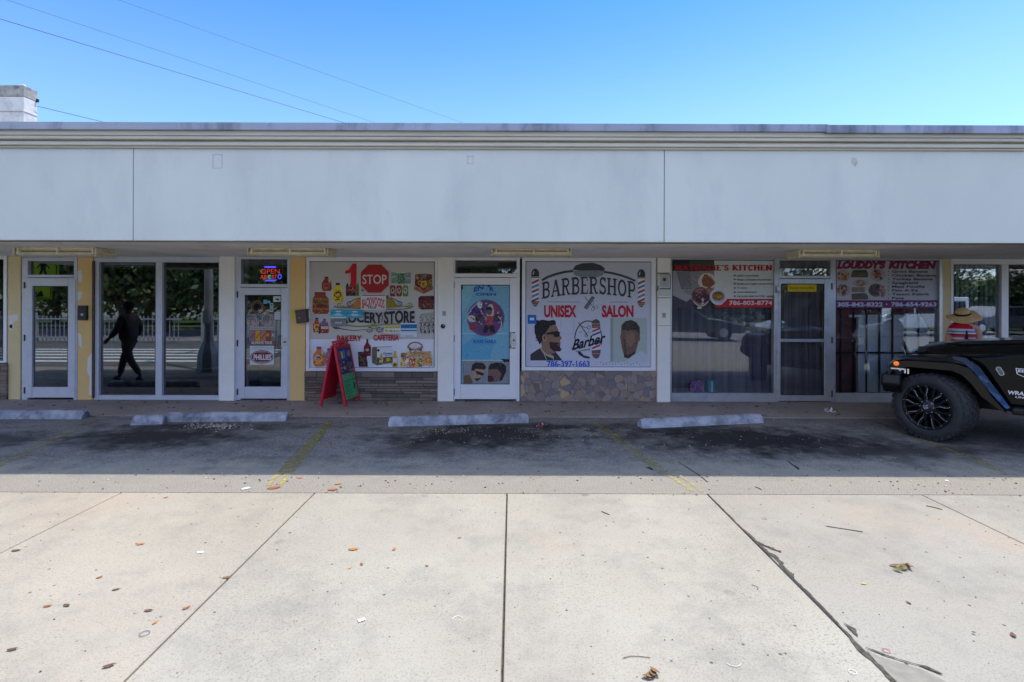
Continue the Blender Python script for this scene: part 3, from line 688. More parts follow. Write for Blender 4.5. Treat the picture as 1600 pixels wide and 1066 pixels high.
def grocery():
    s = Sheet((475,395,215,190,1206,1066), DI)
    s.backing('sheet', 46, 64, 1150, 756, (196,192,184)); s.backing('lower_sheet', 46, 757, 1150, 1006, (226,228,236))
    s.part('picture')
    for x in (332,625,742,885): s.line([(x,70),(x,750)], 1.6, (178,174,168))
    bottle(s, 156, 210, 88, 126, (150,58,50), (120,40,36), (176,96,84))
    s.rect(92, 345, 190, 372, (140,60,46)); s.poly([(95,372),(188,372),(216,400),(220,515),(205,537),(90,537),(74,515),(76,400)], (146,70,50))
    for y in (396,440,486): s.rect(78, y, 217, y+16, (160,116,52))
    s.rect(110, 412, 190, 436, (120,96,42)); s.ell(148, 466, 50, 16, (112,44,34))
    bottle(s, 252, 264, 96, 170, (222,196,30), (60,40,34), (100,30,34))
    for i, c in enumerate([(70,30,30),(70,30,30),(64,34,30),(90,130,60)]):
        s.poly([(368+i*30,380),(366+i*30,300),(376+i*30,268),(386+i*30,268),(394+i*30,300),(392+i*30,380)], c)
    s.rect(368,318,480,342,(170,60,54)); s.rect(368,342,446,378,(56,34,32)); s.rect(448,345,480,378,(74,124,52))
    s.ell(513,330,12,12,(66,66,66)); s.ell(513,330,5,5,WH)
    s.poly([(765,170),(820,180),(820,268),(765,268)], (120,150,132)); s.rect(822,172,884,272,(66,108,78)); s.poly([(886,180),(936,170),(936,272),(886,268)], (128,142,140))
    s.rect(822,172,884,182,(200,204,200)); s.rect(768,205,815,222,(170,190,176)); s.rect(826,215,880,232,(100,140,108)); s.rect(890,215,932,232,(160,172,170))
    for i, c in enumerate([(128,48,52),(150,44,46),(96,140,60)]):
        x = 752+i*56; s.poly([(x,300),(x+8,284),(x+42,284),(x+50,300),(x+50,372),(x+42,384),(x+8,384),(x,372)], c); s.ell(x+25,332,16,26,(200,196,190)); s.ell(x+25,330,9,16,c); s.rect(x+8,282,x+42,288,(170,170,172))
    # crate of snacks, basket and keg pack on the right
    s.poly([(962,290),(1046,330),(1046,362),(962,322)], (176,112,80)); s.poly([(1046,330),(1130,290),(1130,322),(1046,362)], (150,84,60))
    s.poly([(975,190),(1045,184),(1122,190),(1124,290),(1046,330),(972,288)], (110,44,40)); s.rect(1020,184,1072,232,(96,100,110)); s.poly([(1020,248),(1078,244),(1080,296),(1048,312),(1022,296)], (206,170,40)); s.poly([(1084,250),(1120,246),(1120,286),(1086,298)], (120,112,40)); s.rect(980,200,1012,240,(150,66,50))
    s.poly([(1002,400),(1020,380),(1144,378),(1148,495),(1030,500),(1002,480)], (96,44,40))
    for k in range(5): s.rect(1010+k*27,388,1026+k*27,412,(64,28,28)); s.rect(1012+k*26,440,1030+k*26,462,(130,70,56))
    s.line([(1012,425),(1146,420)],4,(130,60,50))
    s.poly([(1008,560),(1030,535),(1148,522),(1148,700),(1060,714),(1015,700)], (166,164,154))
    for k in range(4): s.rect(1018+k*36,620,1032+k*36,706,(70,68,64)); s.rect(1014+k*36,560,1030+k*36,604,(190,188,178)); s.line([(1024+k*36,640),(1036+k*36,690)],4,(210,206,196))
    s.line([(1010,615),(1148,606)],5,(90,86,80))
    bottle(s, 78, 570, 74, 128, (190,84,40), (60,70,130), (222,190,90)); bottle(s, 150, 578, 64, 84, (112,110,150), (80,84,150))
    s.rect(128,636,218,700,(172,70,50)); s.rect(150,646,214,668,(212,204,196)); s.rect(126,650,146,710,(52,56,44)); s.rect(152,676,210,706,(150,46,40))
    for bx, cols, n, sz in (((160,250,240,330),[(176,96,84),(120,40,40),(200,150,130)],26,7),((80,380,215,530),[(190,150,70),(110,60,40),(150,60,50),(80,50,40)],60,8),((258,320,345,425),[(240,220,90),(190,160,24),(140,50,40)],30,8),((368,290,480,375),[(120,60,50),(40,30,30),(180,170,160),(90,120,60)],36,6),((768,180,934,268),[(150,180,160),(90,120,100),(190,200,196)],50,7),((755,300,915,380),[(200,190,184),(160,60,60),(120,150,90),(90,40,40)],40,6),((975,195,1122,320),[(150,70,60),(90,80,80),(210,180,90),(60,40,40),(180,150,130)],70,8),((1005,390,1144,492),[(140,80,70),(60,30,30),(170,130,110)],50,7),((1015,540,1145,700),[(200,200,190),(120,116,110),(80,78,74),(180,176,166)],70,8),((84,610,214,706),[(220,150,100),(150,70,50),(90,90,120),(220,210,200)],44,6)):
        s.speck(*bx, cols, n, sz)
    # scroll work round the shop name
    olive, plum = (140,142,50), (84,72,100)
    s.poly([(418,482),(432,440),(470,402),(498,388),(498,482)], (196,130,56)); s.line([(440,478),(462,430),(494,398)],3,(120,70,30)); s.line([(466,480),(480,440),(497,412)],3,(120,70,30))
    s.poly([(720,388),(760,398),(800,430),(818,482),(720,486)], (150,132,46)); s.line([(738,395),(756,436),(760,480)],3,(90,74,30)); s.line([(760,400),(784,440),(790,480)],3,(90,74,30)); s.rect(722,374,740,400,(80,92,46))
    s.line([(262,470),(300,482),(420,484),(560,492),(720,498),(860,496),(930,486),(968,470)],9,plum,5)
    s.line([(290,478),(360,470),(420,478),(500,484)],8,olive); s.line([(740,484),(830,474),(900,470),(945,474)],8,olive)
    for cx, cy, rx, sg, col in ((318,462,26,1,olive),(404,448,24,1,plum),(832,448,24,-1,plum),(922,462,26,-1,olive),(574,676,24,-1,plum),(662,676,24,1,plum),(612,646,26,1,olive),(282,648,22,1,plum)):
        s.arc(cx,cy,rx,20, 0 if sg>0 else 180, 300 if sg>0 else -120, 8, col); s.ell(cx,cy,6,6,col)
    s.line([(400,436),(440,410),(490,396)],7,plum); s.line([(836,436),(796,408),(750,394)],7,plum)
    s.line([(370,636),(480,648),(600,640),(720,628),(870,622),(968,628)],14,olive,8); s.line([(250,652),(330,668),(440,684),(560,670)],10,plum,4); s.line([(676,672),(700,660),(760,662),(848,668)],9,plum)
    # lower sheet goods
    bottle(s, 80, 824, 108, 172, (226,122,34), (78,92,152), (238,196,90)); s.ell(118,915,26,20,WH2); s.ell(166,906,18,14,(96,150,70)); bottle(s, 188, 838, 60, 158, (110,130,190), (60,80,150), (206,70,60))
    s.poly([(472,870),(526,868),(548,908),(560,1000),(480,1000)], (66,48,44)); s.line([(480,890),(540,990)],7,(150,110,70)); s.line([(500,880),(556,960)],6,(40,30,30)); s.line([(484,930),(520,995)],5,(120,50,40))
    s.poly([(524,905),(524,825),(544,792),(546,768),(562,768),(564,792),(586,822),(586,905)], (132,30,38)); s.rect(532,836,578,878,(90,30,30)); s.ell(555,852,16,12,(190,170,150)); s.ell(555,764,9,8,(60,50,50))
    s.poly([(596,832),(640,826),(640,988),(596,966)], (116,104,82)); s.poly([(640,826),(776,830),(776,962),(640,988)], (220,222,226)); s.poly([(640,920),(776,912),(776,962),(640,988)], (92,84,56)); s.line([(600,830),(770,824)],4,(70,66,60))
    s.ell(652,856,11,12,(46,46,50)); s.poly([(660,970),(658,925),(670,895),(674,880),(682,880),(686,895),(694,925),(692,970)], (206,176,70)); s.ell(736,938,18,16,(220,170,60)); s.rect(662,930,692,952,WH2)
    s.poly([(776,1005),(776,930),(788,895),(792,862),(806,862),(810,895),(822,930),(822,1005)], (214,176,50)); s.rect(780,925,818,965,WH2); s.rect(782,972,816,996,(70,60,40))
    s.arc(975,832,64,46,175,365,12,(150,110,72)); s.poly([(912,822),(1040,822),(1022,890),(930,890)], (134,92,60)); s.ell(975,825,50,22,(214,214,222)); s.ell(976,872,46,18,(232,232,236)); s.line([(912,822),(1022,888)],6,(170,130,90)); s.line([(1038,822),(932,888)],6,(170,130,90))
    s.poly([(850,880),(1112,862),(1112,900),(850,915)], (196,160,112)); s.rect(850,880,886,912,(96,62,44)); s.poly([(1040,905),(1120,900),(1122,978),(1044,990)], (204,160,110)); s.rect(1062,918,1112,972,(220,140,60)); s.rect(896,866,940,912,(206,186,146))
    for x, c in ((846,(222,206,50)),(884,(240,236,220)),(918,(200,64,48)),(950,(196,40,40)),(976,(226,196,50)),(1002,(150,112,60))): s.poly([(x,1000),(x+2,940),(x+12,922),(x+30,930),(x+36,1000)], c); s.ell(x+17,968,11,12,WH2); s.ell(x+17,968,6,7,c)
    for bx, cols, n, sz in (((88,870,180,990),[(240,150,60),(200,90,30),(120,170,80),(240,200,120),(60,80,150)],40,8),((192,870,245,990),[(150,160,210),(220,120,110),(230,230,240)],26,7),((480,880,550,995),[(90,60,50),(150,110,80),(40,30,30)],36,7),((528,820,582,900),[(160,60,60),(90,20,30),(190,160,150)],20,5),((600,840,638,970),[(140,126,100),(96,86,66)],24,7),((645,930,772,980),[(120,110,74),(70,62,40),(200,170,90)],34,7),((780,930,820,1000),[(240,210,90),(190,150,40),(240,240,230)],20,5),((848,880,1118,998),[(240,220,90),(210,90,60),(240,230,210),(180,140,90),(150,90,60),(120,150,70),(230,160,80)],150,9),((915,825,1035,888),[(160,120,84),(110,74,48),(190,150,110)],40,6)):
        s.speck(*bx, cols, n, sz)
    s.part('lettering')
    s.poly([(458,96),(458,302),(410,302),(410,166),(395,180),(362,186),(362,158),(392,150),(412,118),(424,96)], (196,26,34))
    o = [(562,106),(676,106),(742,172),(742,286),(676,350),(562,350),(498,286),(498,172)]
    s.poly(o, (170,40,44))
    s.text('STOP', 512, 194, 724, 272, (214,208,200), .012)
    def wv(X, Y, u, v): return X, Y+5*math.sin(u*6)-3*u
    s.text('GROCERY', 262, 530, 690, 612, (52,44,56), .035, warp=lambda X,Y,u,v: (X, Y-(6 if v>.5 else 0)+4*math.sin(u*9)))
    s.text('STORE', 700, 516, 970, 616, (52,44,56), .035, warp=lambda X,Y,u,v: (X, Y+(4*math.sin(u*9))-(4 if v>.5 else 0)*u)); s.line([(676,530),(688,570),(680,612)],6,plum)
    s.text('BAKERY', 288, 726, 506, 772, (178,26,40), .03); s.text('CAFETERIA', 608, 720, 832, 768, (178,26,40), .03)
    s.text('Corona', 694, 872, 770, 892, (50,80,150), .02, .3); s.text('Extra', 712, 896, 752, 908, (60,80,140), .01)
    s.text('Tide', 98, 905, 140, 925, (40,60,140), .03)
    s.build('window_graphic', 'grocery store window sheet with a stop sign and pictures of food and bottles', 'window graphic')
    # cards stuck over it
    D2 = DI-.03-.004+.001
    s = Sheet((475,395,215,190,1206,1066), DI-.028); s.backing('sheet',498,364,718,500,(214,212,208)); s.part('lettering')
    s.rect(506,370,710,378,(150,60,56)); s.rect(510,482,700,492,(206,196,180))
    s.text('BACKWOODS', 508, 398, 706, 470, (188,38,46), .03, warp=lambda X,Y,u,v: (X, Y-22*math.sin(u*math.pi)+16)); s.text('TRUE', 556, 470, 636, 490, (50,46,46), .03, .2)
    s.build('cigar_poster', 'white poster with red arched lettering stuck on the middle of the grocery window', 'poster')
    for i, (x0,y0,x1,y1,top,bot) in enumerate(((232,498,370,644,(70,160,186),(126,132,134)),(371,500,520,572,(64,156,180),(50,140,170)))):
        s = Sheet((475,395,215,190,1206,1066), DI-.026); s.backing('sheet',x0,y0,x1,y1,top); s.part('picture')
        if i == 0: s.rect(x0,y0+74,x1,y1,bot); s.rect(x0,y0+64,x1,y0+76,(206,214,216)); s.rect(x0+40,y0+110,x0+100,y0+122,(190,196,196)); s.line([(x0,y0+95),(x1,y0+88)],7,(100,106,108))
        s.ell((x0+x1)/2,y0+18,26,6,(196,216,220)); s.ell((x0+x1)/2,y0+50,40,8,(140,206,216)); s.line([(x0+4,y0+60),(x0+60,y0+30),(x1,y0+58)],6,(110,190,206)); s.line([(x0,y0+26),(x1,y0+36)],4,(40,120,150))
        s.part('lettering'); s.text('eBT' if i == 0 else 'Menthol', (x0+x1)/2-24, y0+34, (x0+x1)/2+24, y0+44, (224,232,234), .02)
        s.build('tobacco_card', ['tall turquoise and grey card over the first letters of the shop name','short turquoise card beside the white cigar poster'][i], 'poster', 'cards stuck over the grocery window')
    s = Sheet((475,395,215,190,1206,1066), DI-.026); s.backing('sheet',702,642,846,708,(214,216,208)); s.part('lettering'); s.rect(706,645,842,662,(190,176,70)); s.rect(712,672,742,694,(196,190,90)); s.text('Marlboro',752,676,836,696,(90,90,86),.01)
    s.build('tobacco_card', 'small white card with a yellow top stripe above the cafeteria lettering', 'poster', 'cards stuck over the grocery window')
    s = Sheet((475,395,215,190,1206,1066), DI-.027); s.backing('sheet',846,616,992,742,(206,212,222)); s.part('picture'); s.rect(848,628,990,664,(30,112,160)); s.rect(848,676,990,688,(30,110,150)); s.part('lettering'); s.text('Newport',888,722,960,734,(110,120,140),.01)
    s.build('tobacco_card', 'white card with blue bands at the lower right of the shop name', 'poster', 'cards stuck over the grocery window')
grocery()

def head(s, pts_skin, pts_hair, skin, hair):
    s.poly(pts_skin, skin); s.poly(pts_hair, hair)
def barber():
    s = Sheet((815,400,210,180,1244,1066), DI)
    s.backing('sheet', 40, 48, 1200, 1026, (198,200,214)); s.part('picture')
    g = (66,70,74)
    s.poly([(470,130),(500,88),(560,68),(660,64),(730,84),(768,112),(768,142),(700,134),(540,136)], g); s.poly([(470,138),(540,136),(700,134),(768,144),(750,180),(700,196),(540,192),(490,178)], (128,140,146))
    s.line([(188,226),(240,196),(320,168),(400,148),(476,140)],22,g); s.line([(764,148),(840,160),(920,180),(1000,208),(1052,232)],20,g)
    def pole(cx, y0):
        s.poly([(cx-36,y0+70),(cx-36,y0+30),(cx-22,y0+4),(cx,y0-6),(cx+22,y0+4),(cx+36,y0+30),(cx+36,y0+70)], (58,60,62)); s.ell(cx-16,y0+36,5,18,(206,206,206),rot=15)
        s.rect(cx-40,y0+74,cx+40,y0+80,(70,60,56)); s.rect(cx-32,y0+82,cx+32,y0+296,(222,222,228))
        for k, c in enumerate([(166,48,56),(60,130,168),(166,48,56),(60,130,168),(166,48,56)]):
            y = y0+96+k*42; s.poly([(cx-32,y+24),(cx+32,y-4),(cx+32,y+16),(cx-32,y+44)], c)
        for k, c in enumerate([(58,52,46),(150,110,80),(58,52,46),(160,130,90),(50,46,44)]): s.rect(cx-38+k*5,y0+298+k*9,cx+38-k*5,y0+306+k*9,c)
        s.ell(cx,y0+342,5,8,(60,40,50))
    pole(126, 122); pole(1108, 128)
    s.rect(238,424,540,428,(80,84,90)); s.rect(815,426,988,430,(80,84,90))
    # comb and scissors
    s.poly([(574,480),(650,370),(680,384),(606,498)], (96,98,104)); [s.line([(588+i*11,486-i*15),(600+i*11,494-i*15)],3,(170,172,178)) for i in range(7)]
    s.line([(584,376),(664,476)],7,(70,72,80),4); s.line([(660,400),(668,478)],4,(70,72,80)); s.arc(660,492,14,16,0,360,4,(70,72,80)); s.arc(692,476,16,14,0,360,4,(70,72,80))
    # sticker-like profile portrait, left: looking to the right with dark glasses
    s.poly([(80,968),(82,910),(150,865),(200,840),(300,870),(350,930),(378,968)], (62,58,60)); s.poly([(170,850),(200,832),(230,890),(300,930),(290,950),(230,925),(190,890)], (176,160,150))
    s.poly([(180,700),(190,640),(250,618),(320,640),(340,690),(352,730),(374,762),(356,782),(362,810),(350,860),(300,900),(240,915),(190,870),(176,780)], (142,108,92))
    s.poly([(118,650),(140,605),(190,590),(250,600),(300,592),(318,612),(316,636),(270,640),(236,690),(214,730),(196,780),(168,820),(140,770),(120,710)], (36,32,34))
    s.poly([(258,790),(286,800),(330,800),(350,810),(358,850),(372,862),(356,884),(300,884),(262,850)], (56,36,44)); s.ell(344,824,16,6,(140,80,76))
    s.poly([(228,712),(330,694),(356,708),(350,748),(306,752),(290,728),(232,728)], (34,30,34)); s.ell(212,758,22,32,(168,130,112)); s.ell(212,758,10,18,(110,78,66)); s.line([(205,900),(230,960)],4,(206,200,190)); s.line([(290,930),(296,962)],4,(206,200,190))
    s.speck(130,600,300,640,[(36,32,34),(50,44,46),(26,24,26)],50,10,2); s.speck(130,640,200,790,[(40,36,38),(52,46,48)],26,9,3)
    # back-of-head portrait right
    s.backing('photo', 820, 575, 1162, 980, (172,184,178)); s.part('picture')

    s.rect(822,578,850,978,(150,160,152)); s.poly([(960,978),(1040,920),(1100,880),(1160,910),(1162,978)], (190,198,204))
    s.poly([(920,700),(924,640),(960,604),(1010,592),(1060,612),(1094,660),(1096,730),(1080,800),(1060,880),(990,950),(950,930),(930,860),(918,790)], (112,88,76))
    s.poly([(930,690),(930,640),(962,604),(1010,592),(1060,612),(1094,662),(1092,720),(1060,690),(1000,682),(950,684)], (64,56,52)); s.poly([(944,900),(990,918),(1060,880),(1050,905),(990,950),(950,940)], (62,48,46)); s.poly([(960,700),(1010,690),(1050,720),(1040,800),(990,850),(950,800)], (128,98,84)); s.ell(1086,760,11,30,(120,88,74)); s.ell(918,750,6,24,(120,90,76))
    s.poly([(975,720),(1040,715),(1052,790),(1010,850),(968,800)],(134,106,90)); s.poly([(940,760),(962,770),(975,900),(950,900)],(92,72,62)); s.speck(935,605,1085,690,[(64,56,52),(76,66,60),(54,48,46)],50,12,7,True)
    # round emblem with a striped pole
    dk_ = (44,52,62)
    s.arc(615,770,122,168,180,318,10,dk_,24); s.arc(640,770,104,160,20,-70,8,dk_,14)
    s.line([(526,612),(612,740)],6,dk_,10); s.arc(600,740,14,12,0,360,5,dk_); s.line([(548,650),(608,668)],5,dk_); s.arc(622,662,14,16,0,360,5,dk_)
    s.poly([(648,640),(656,600),(690,582),(720,600),(728,640),(726,665),(652,668)], (88,74,72)); s.rect(652,622,728,634,(160,130,110)); s.rect(652,646,726,656,(160,120,100))
    s.poly([(652,668),(726,664),(734,870),(654,876)], (210,208,214))
    for y, c in ((690,(176,52,58)),(726,(60,84,140)),(812,(60,84,140)),(846,(176,52,58))): s.poly([(654,y),(730,y-30),(730,y-12),(654,y+18)], c)
    s.poly([(648,876),(734,866),(728,910),(712,944),(690,952),(664,940),(650,910)], (104,86,86)); s.rect(650,900,730,908,(160,140,130))
    s.poly([(510,872),(540,880),(575,920),(632,934),(630,952),(580,944),(530,915)], dk_); s.poly([(498,880),(632,856),(636,872),(500,888)], (110,112,118))
    s.rect(362,582,366,720,(170,172,186)); s.rect(480,580,484,720,(176,178,190)); s.rect(362,716,484,719,(176,178,190))
    # blue sticker
    s.rect(56,546,136,628,(34,104,190)); s.rect(76,572,116,596,(214,226,240))
    for k in range(14): s.ell(730+k*28, 985+(k*37%22), 6, 8, (150,158,176))
    s.part('lettering')
    def arch(x0, x1, top, side):
        def f(X, Y, u, v):
            c = 1-(2*u-1)**2
            return X, Y
        return f
    gd = (56,64,70)
    # letters sit on an arc and the outer ones are taller
    def wp(X, Y, u, v):
        k = (2*u-1)**2; base = 352+46*k; hh = 168-22*k*(1)
        return X, base-v*(150+8*(1-k))
    s.serif("BARBERSHOP", 186, 0, 1062, 1, gd, warp=wp, fat=1.0)
    s.text('UNISEX', 208, 462, 508, 562, (186,34,48), .045); s.text('SALON', 742, 462, 1036, 562, (186,34,48), .045)
    s.text('786-397-1663', 234, 972, 630, 1024, (44,96,196), .03)
    s.text('Barber', 466, 748, 778, 838, (30,38,50), .03, .35, warp=lambda X,Y,u,v: (X, Y+34-74*u)); s.line([(462,850),(480,866),(540,846)],7,(30,38,50))
    s.text('EST',536,700,566,712,(70,76,86),.01); s.text('2014',604,700,640,712,(70,76,86),.01); s.text('BARBER SHOP',512,866,628,878,(200,202,210),.0,warp=lambda X,Y,u,v:(X,Y-12*u+6))
    s.build('window_graphic', 'barbershop window sheet with grey arched lettering, striped poles and two portraits', 'window graphic')
barber()

def barber_door():
    s = Sheet((700,400,115,235,522,1066), DI-.035)
    s.backing('sheet', 90, 203, 442, 735, (120,176,198)); s.part('picture')
    s.poly([(92,640),(200,560),(330,600),(300,730),(92,733)], (96,164,196)); s.rect(92,548,442,553,(166,204,214)); s.poly([(92,208),(200,208),(150,330),(92,420)], (136,190,204))
    s.ell(268,440,134,132,(120,96,116),n=40); s.ell(268,440,126,124,(96,70,118),n=40)
    for i, (x,y,a,b_,c) in enumerate([(190,395,30,20,(70,50,140)),(175,445,34,22,(190,200,190)),(350,440,24,28,(60,54,50)),(330,370,40,22,(150,60,90)),(175,505,26,26,(150,60,66)),(340,505,44,22,(110,60,130)),(220,440,30,26,(50,48,46)),(225,352,16,20,(200,206,206)),(300,400,26,60,(190,180,180))]): s.ell(x,y,a,b_,c,rot=i*23)
    s.ell(293,395,20,24,(110,84,70)); s.poly([(272,388),(274,368),(292,358),(312,368),(314,388),(293,380)], (40,36,36)); s.poly([(262,425),(325,425),(318,490),(268,490)], (176,76,80)); s.poly([(262,490),(322,490),(340,545),(300,545),(292,510),(276,545),(245,548)], (36,34,40))
    s.line([(264,430),(228,455),(206,425)],13,(90,66,54)); s.line([(322,430),(345,450),(360,425)],13,(90,66,54)); s.arc(225,342,16,18,0,360,5,(220,224,224)); s.line([(226,360),(238,400)],5,(220,224,224))
    s.arc(268,440,120,118,200,250,5,(200,200,200)); s.arc(330,480,50,60,-60,60,5,(206,206,206)); s.arc(190,430,50,46,120,240,5,(206,206,206))
    s.backing('photo', 108, 748, 434, 906, (134,140,144)); s.part('picture')
    s.rect(276,750,278,904,(170,176,178))
    s.poly([(112,904),(112,850),(150,840),(175,890),(175,904)], (110,86,60)); s.poly([(178,800),(240,790),(262,820),(240,860),(205,886),(180,870),(165,840)], (176,142,110)); s.poly([(164,815),(172,770),(200,754),(250,760),(270,785),(262,806),(200,800),(184,812)], (48,42,42)); s.poly([(196,812),(256,832),(248,850),(204,838)], (44,44,48)); s.line([(170,806),(200,822)],4,(40,40,40)); s.poly([(184,870),(240,862),(206,890)], (60,48,44))
    s.poly([(282,860),(286,800),(350,790),(386,840),(350,896),(300,896)], (120,92,86)); s.poly([(284,800),(300,766),(340,756),(380,758),(412,780),(412,820),(384,880),(360,890),(380,836),(350,800),(300,806)], (44,38,40)); s.poly([(280,850),(312,850),(330,880),(300,896),(282,890)], (70,42,46))
    s.speck(180,760,262,800,[(48,42,42),(64,56,54)],24,7,2,True); s.speck(295,760,410,800,[(44,38,40),(60,52,52)],34,8,4,True); s.speck(150,330,390,555,[(96,70,118),(120,60,90),(60,50,120),(170,160,170),(150,60,70),(60,54,60)],70,9,5,True)
    s.part('frame_tear'); s.rect(92,736,442,746,(176,196,200)); s.poly([(370,730),(440,732),(440,760),(420,750),(400,754),(388,742)], (30,36,40)); s.part('corner_tear'); s.poly([(92,206),(104,206),(106,232),(98,244),(92,236)], (30,40,40)); s.part('edge_strip')
    s.rect(92,750,106,906,(120,170,190)); s.rect(434,750,442,906,(60,150,190))
    s.part('lettering'); bl = (38,92,176)
    s.text('EN', 180, 222, 250, 254, bl, .04, warp=lambda X,Y,u,v:(X+(6*v),Y-22*u+2)); s.text('R', 294, 216, 326, 246, bl, .04, warp=lambda X,Y,u,v:(X,Y+8*u)); s.poly([(276,212),(300,206),(296,216),(282,218)],(36,44,60))
    s.text('OPEN', 198, 264, 340, 282, bl, .04); s.text('ROSE NAILS', 180, 596, 342, 618, bl, .03); s.text('SALON', 204, 640, 324, 664, (110,176,196), .02); s.text('R', 131, 698, 143, 712, (60,120,180), .02)
    s.build('door_graphic', 'turquoise sheet with round figure emblem and two portraits inside the barbershop door', 'door graphic')
barber_door()

def nathalie():
    s = Sheet((1040,395,180,95,1600,844), DW-.006); s.f = None
    def sh(pts, col): s.poly(pts, col)
    s.backing('sheet', 94, 92, 1516, 640, (206,210,208), .003); s.backing('lower_sheet', 680, 640, 1516, 762, (186,34,52), .003); s.part('picture')
    s.rect(94,92,676,320,(52,50,54)); s.rect(320,92,676,190,(62,76,62)); s.rect(94,92,330,270,(40,40,50))
    s.poly([(94,250),(330,260),(676,250),(676,640),(260,690),(94,600)], (136,134,138)); s.poly([(94,250),(150,260),(210,420),(260,560),(380,600),(290,680),(94,590)], (160,158,164)); s.poly([(150,262),(330,270),(360,470),(220,500)], (116,114,124)); s.line([(220,500),(370,500)],6,(84,82,90)); s.line([(150,262),(225,520)],7,(100,98,106))
    s.poly([(94,590),(290,680),(360,640),(420,760),(94,762)], (66,66,76)); s.line([(94,620),(290,700)],5,(92,92,102))
    s.ell(575,400,122,120,(206,200,188),n=36); s.poly([(505,420),(500,380),(540,300),(570,298),(680,400),(690,430),(610,490),(520,460)], (142,84,64)); s.poly([(540,330),(560,320),(640,400),(600,420)], (158,98,76))
    s.ell(490,610,130,138,(150,110,116),n=36); s.ell(480,590,112,108,(92,62,60)); s.ell(520,620,90,80,(64,46,44)); s.poly([(400,520),(470,490),(530,500),(500,560),(430,600)], (150,100,104)); s.poly([(486,640),(520,620),(530,650),(522,720),(500,715),(505,660)], (214,210,212)); s.arc(490,610,110,130,30,150,14,(196,180,180)); s.ell(470,765,34,16,(200,190,150)); s.ell(610,505,48,22,(140,96,80)); s.ell(600,520,22,14,(180,120,90))
    s.ell(735,610,118,118,(206,206,212),n=36); s.ell(735,608,96,82,(168,170,178),n=30); s.ell(728,602,82,62,(120,80,50)); 
    for k in range(8): s.line([(672+k*15,575+(k*29%20)),(700+k*13,640-(k*17%25))],11,(206,166,50) if k%2 else (180,110,40))
    s.ell(668,600,18,30,(110,120,50))
    s.speck(510,320,680,470,[(142,84,64),(160,104,80),(120,66,50)],40,12,2,True); s.speck(380,520,600,700,[(92,62,60),(130,90,90),(64,44,46),(160,120,124)],60,14,3,True); s.speck(655,555,800,660,[(206,166,50),(150,90,50),(120,110,50),(180,60,40)],40,9,4,True)
    for y in (318,370,432,490,548,604): s.rect(946,y-9,974,y+8,(34,34,38))
    s.part('lettering')
    s.poly([(860,645),(820,720),(700,762),(680,740),(780,720),(840,660)], (186,34,52))
    s.serif("NATHALIE'S KITCHEN", 134, 172, 1484, 246, (176,28,38), fat=1.6)
    for st, x1, y in (('GRIOT /PLANTAIN',1290,322),('FRIED CHICKEN /PLANTAIN',1464,378),('BOUILLON CABRIT (GOAT SOUP)',1500,436),('TI CORIA',1138,491),('ACRA /MARINAD',1264,549),('GROUND BEEF PATTIES',1376,608)): s.text(st, 992, y-12, x1, y+10, (66,66,66), .02)
    s.rect(1408,598,1494,622,(34,34,38)); s.text('FRESH',1416,604,1486,617,(196,196,196),.02)
    s.text('786-803-8774', 884, 668, 1482, 724, (216,206,206), .025)
    s.build('restaurant_banner', 'white banner with red serif lettering and food plates on the window right of the barbershop', 'banner')
nathalie()
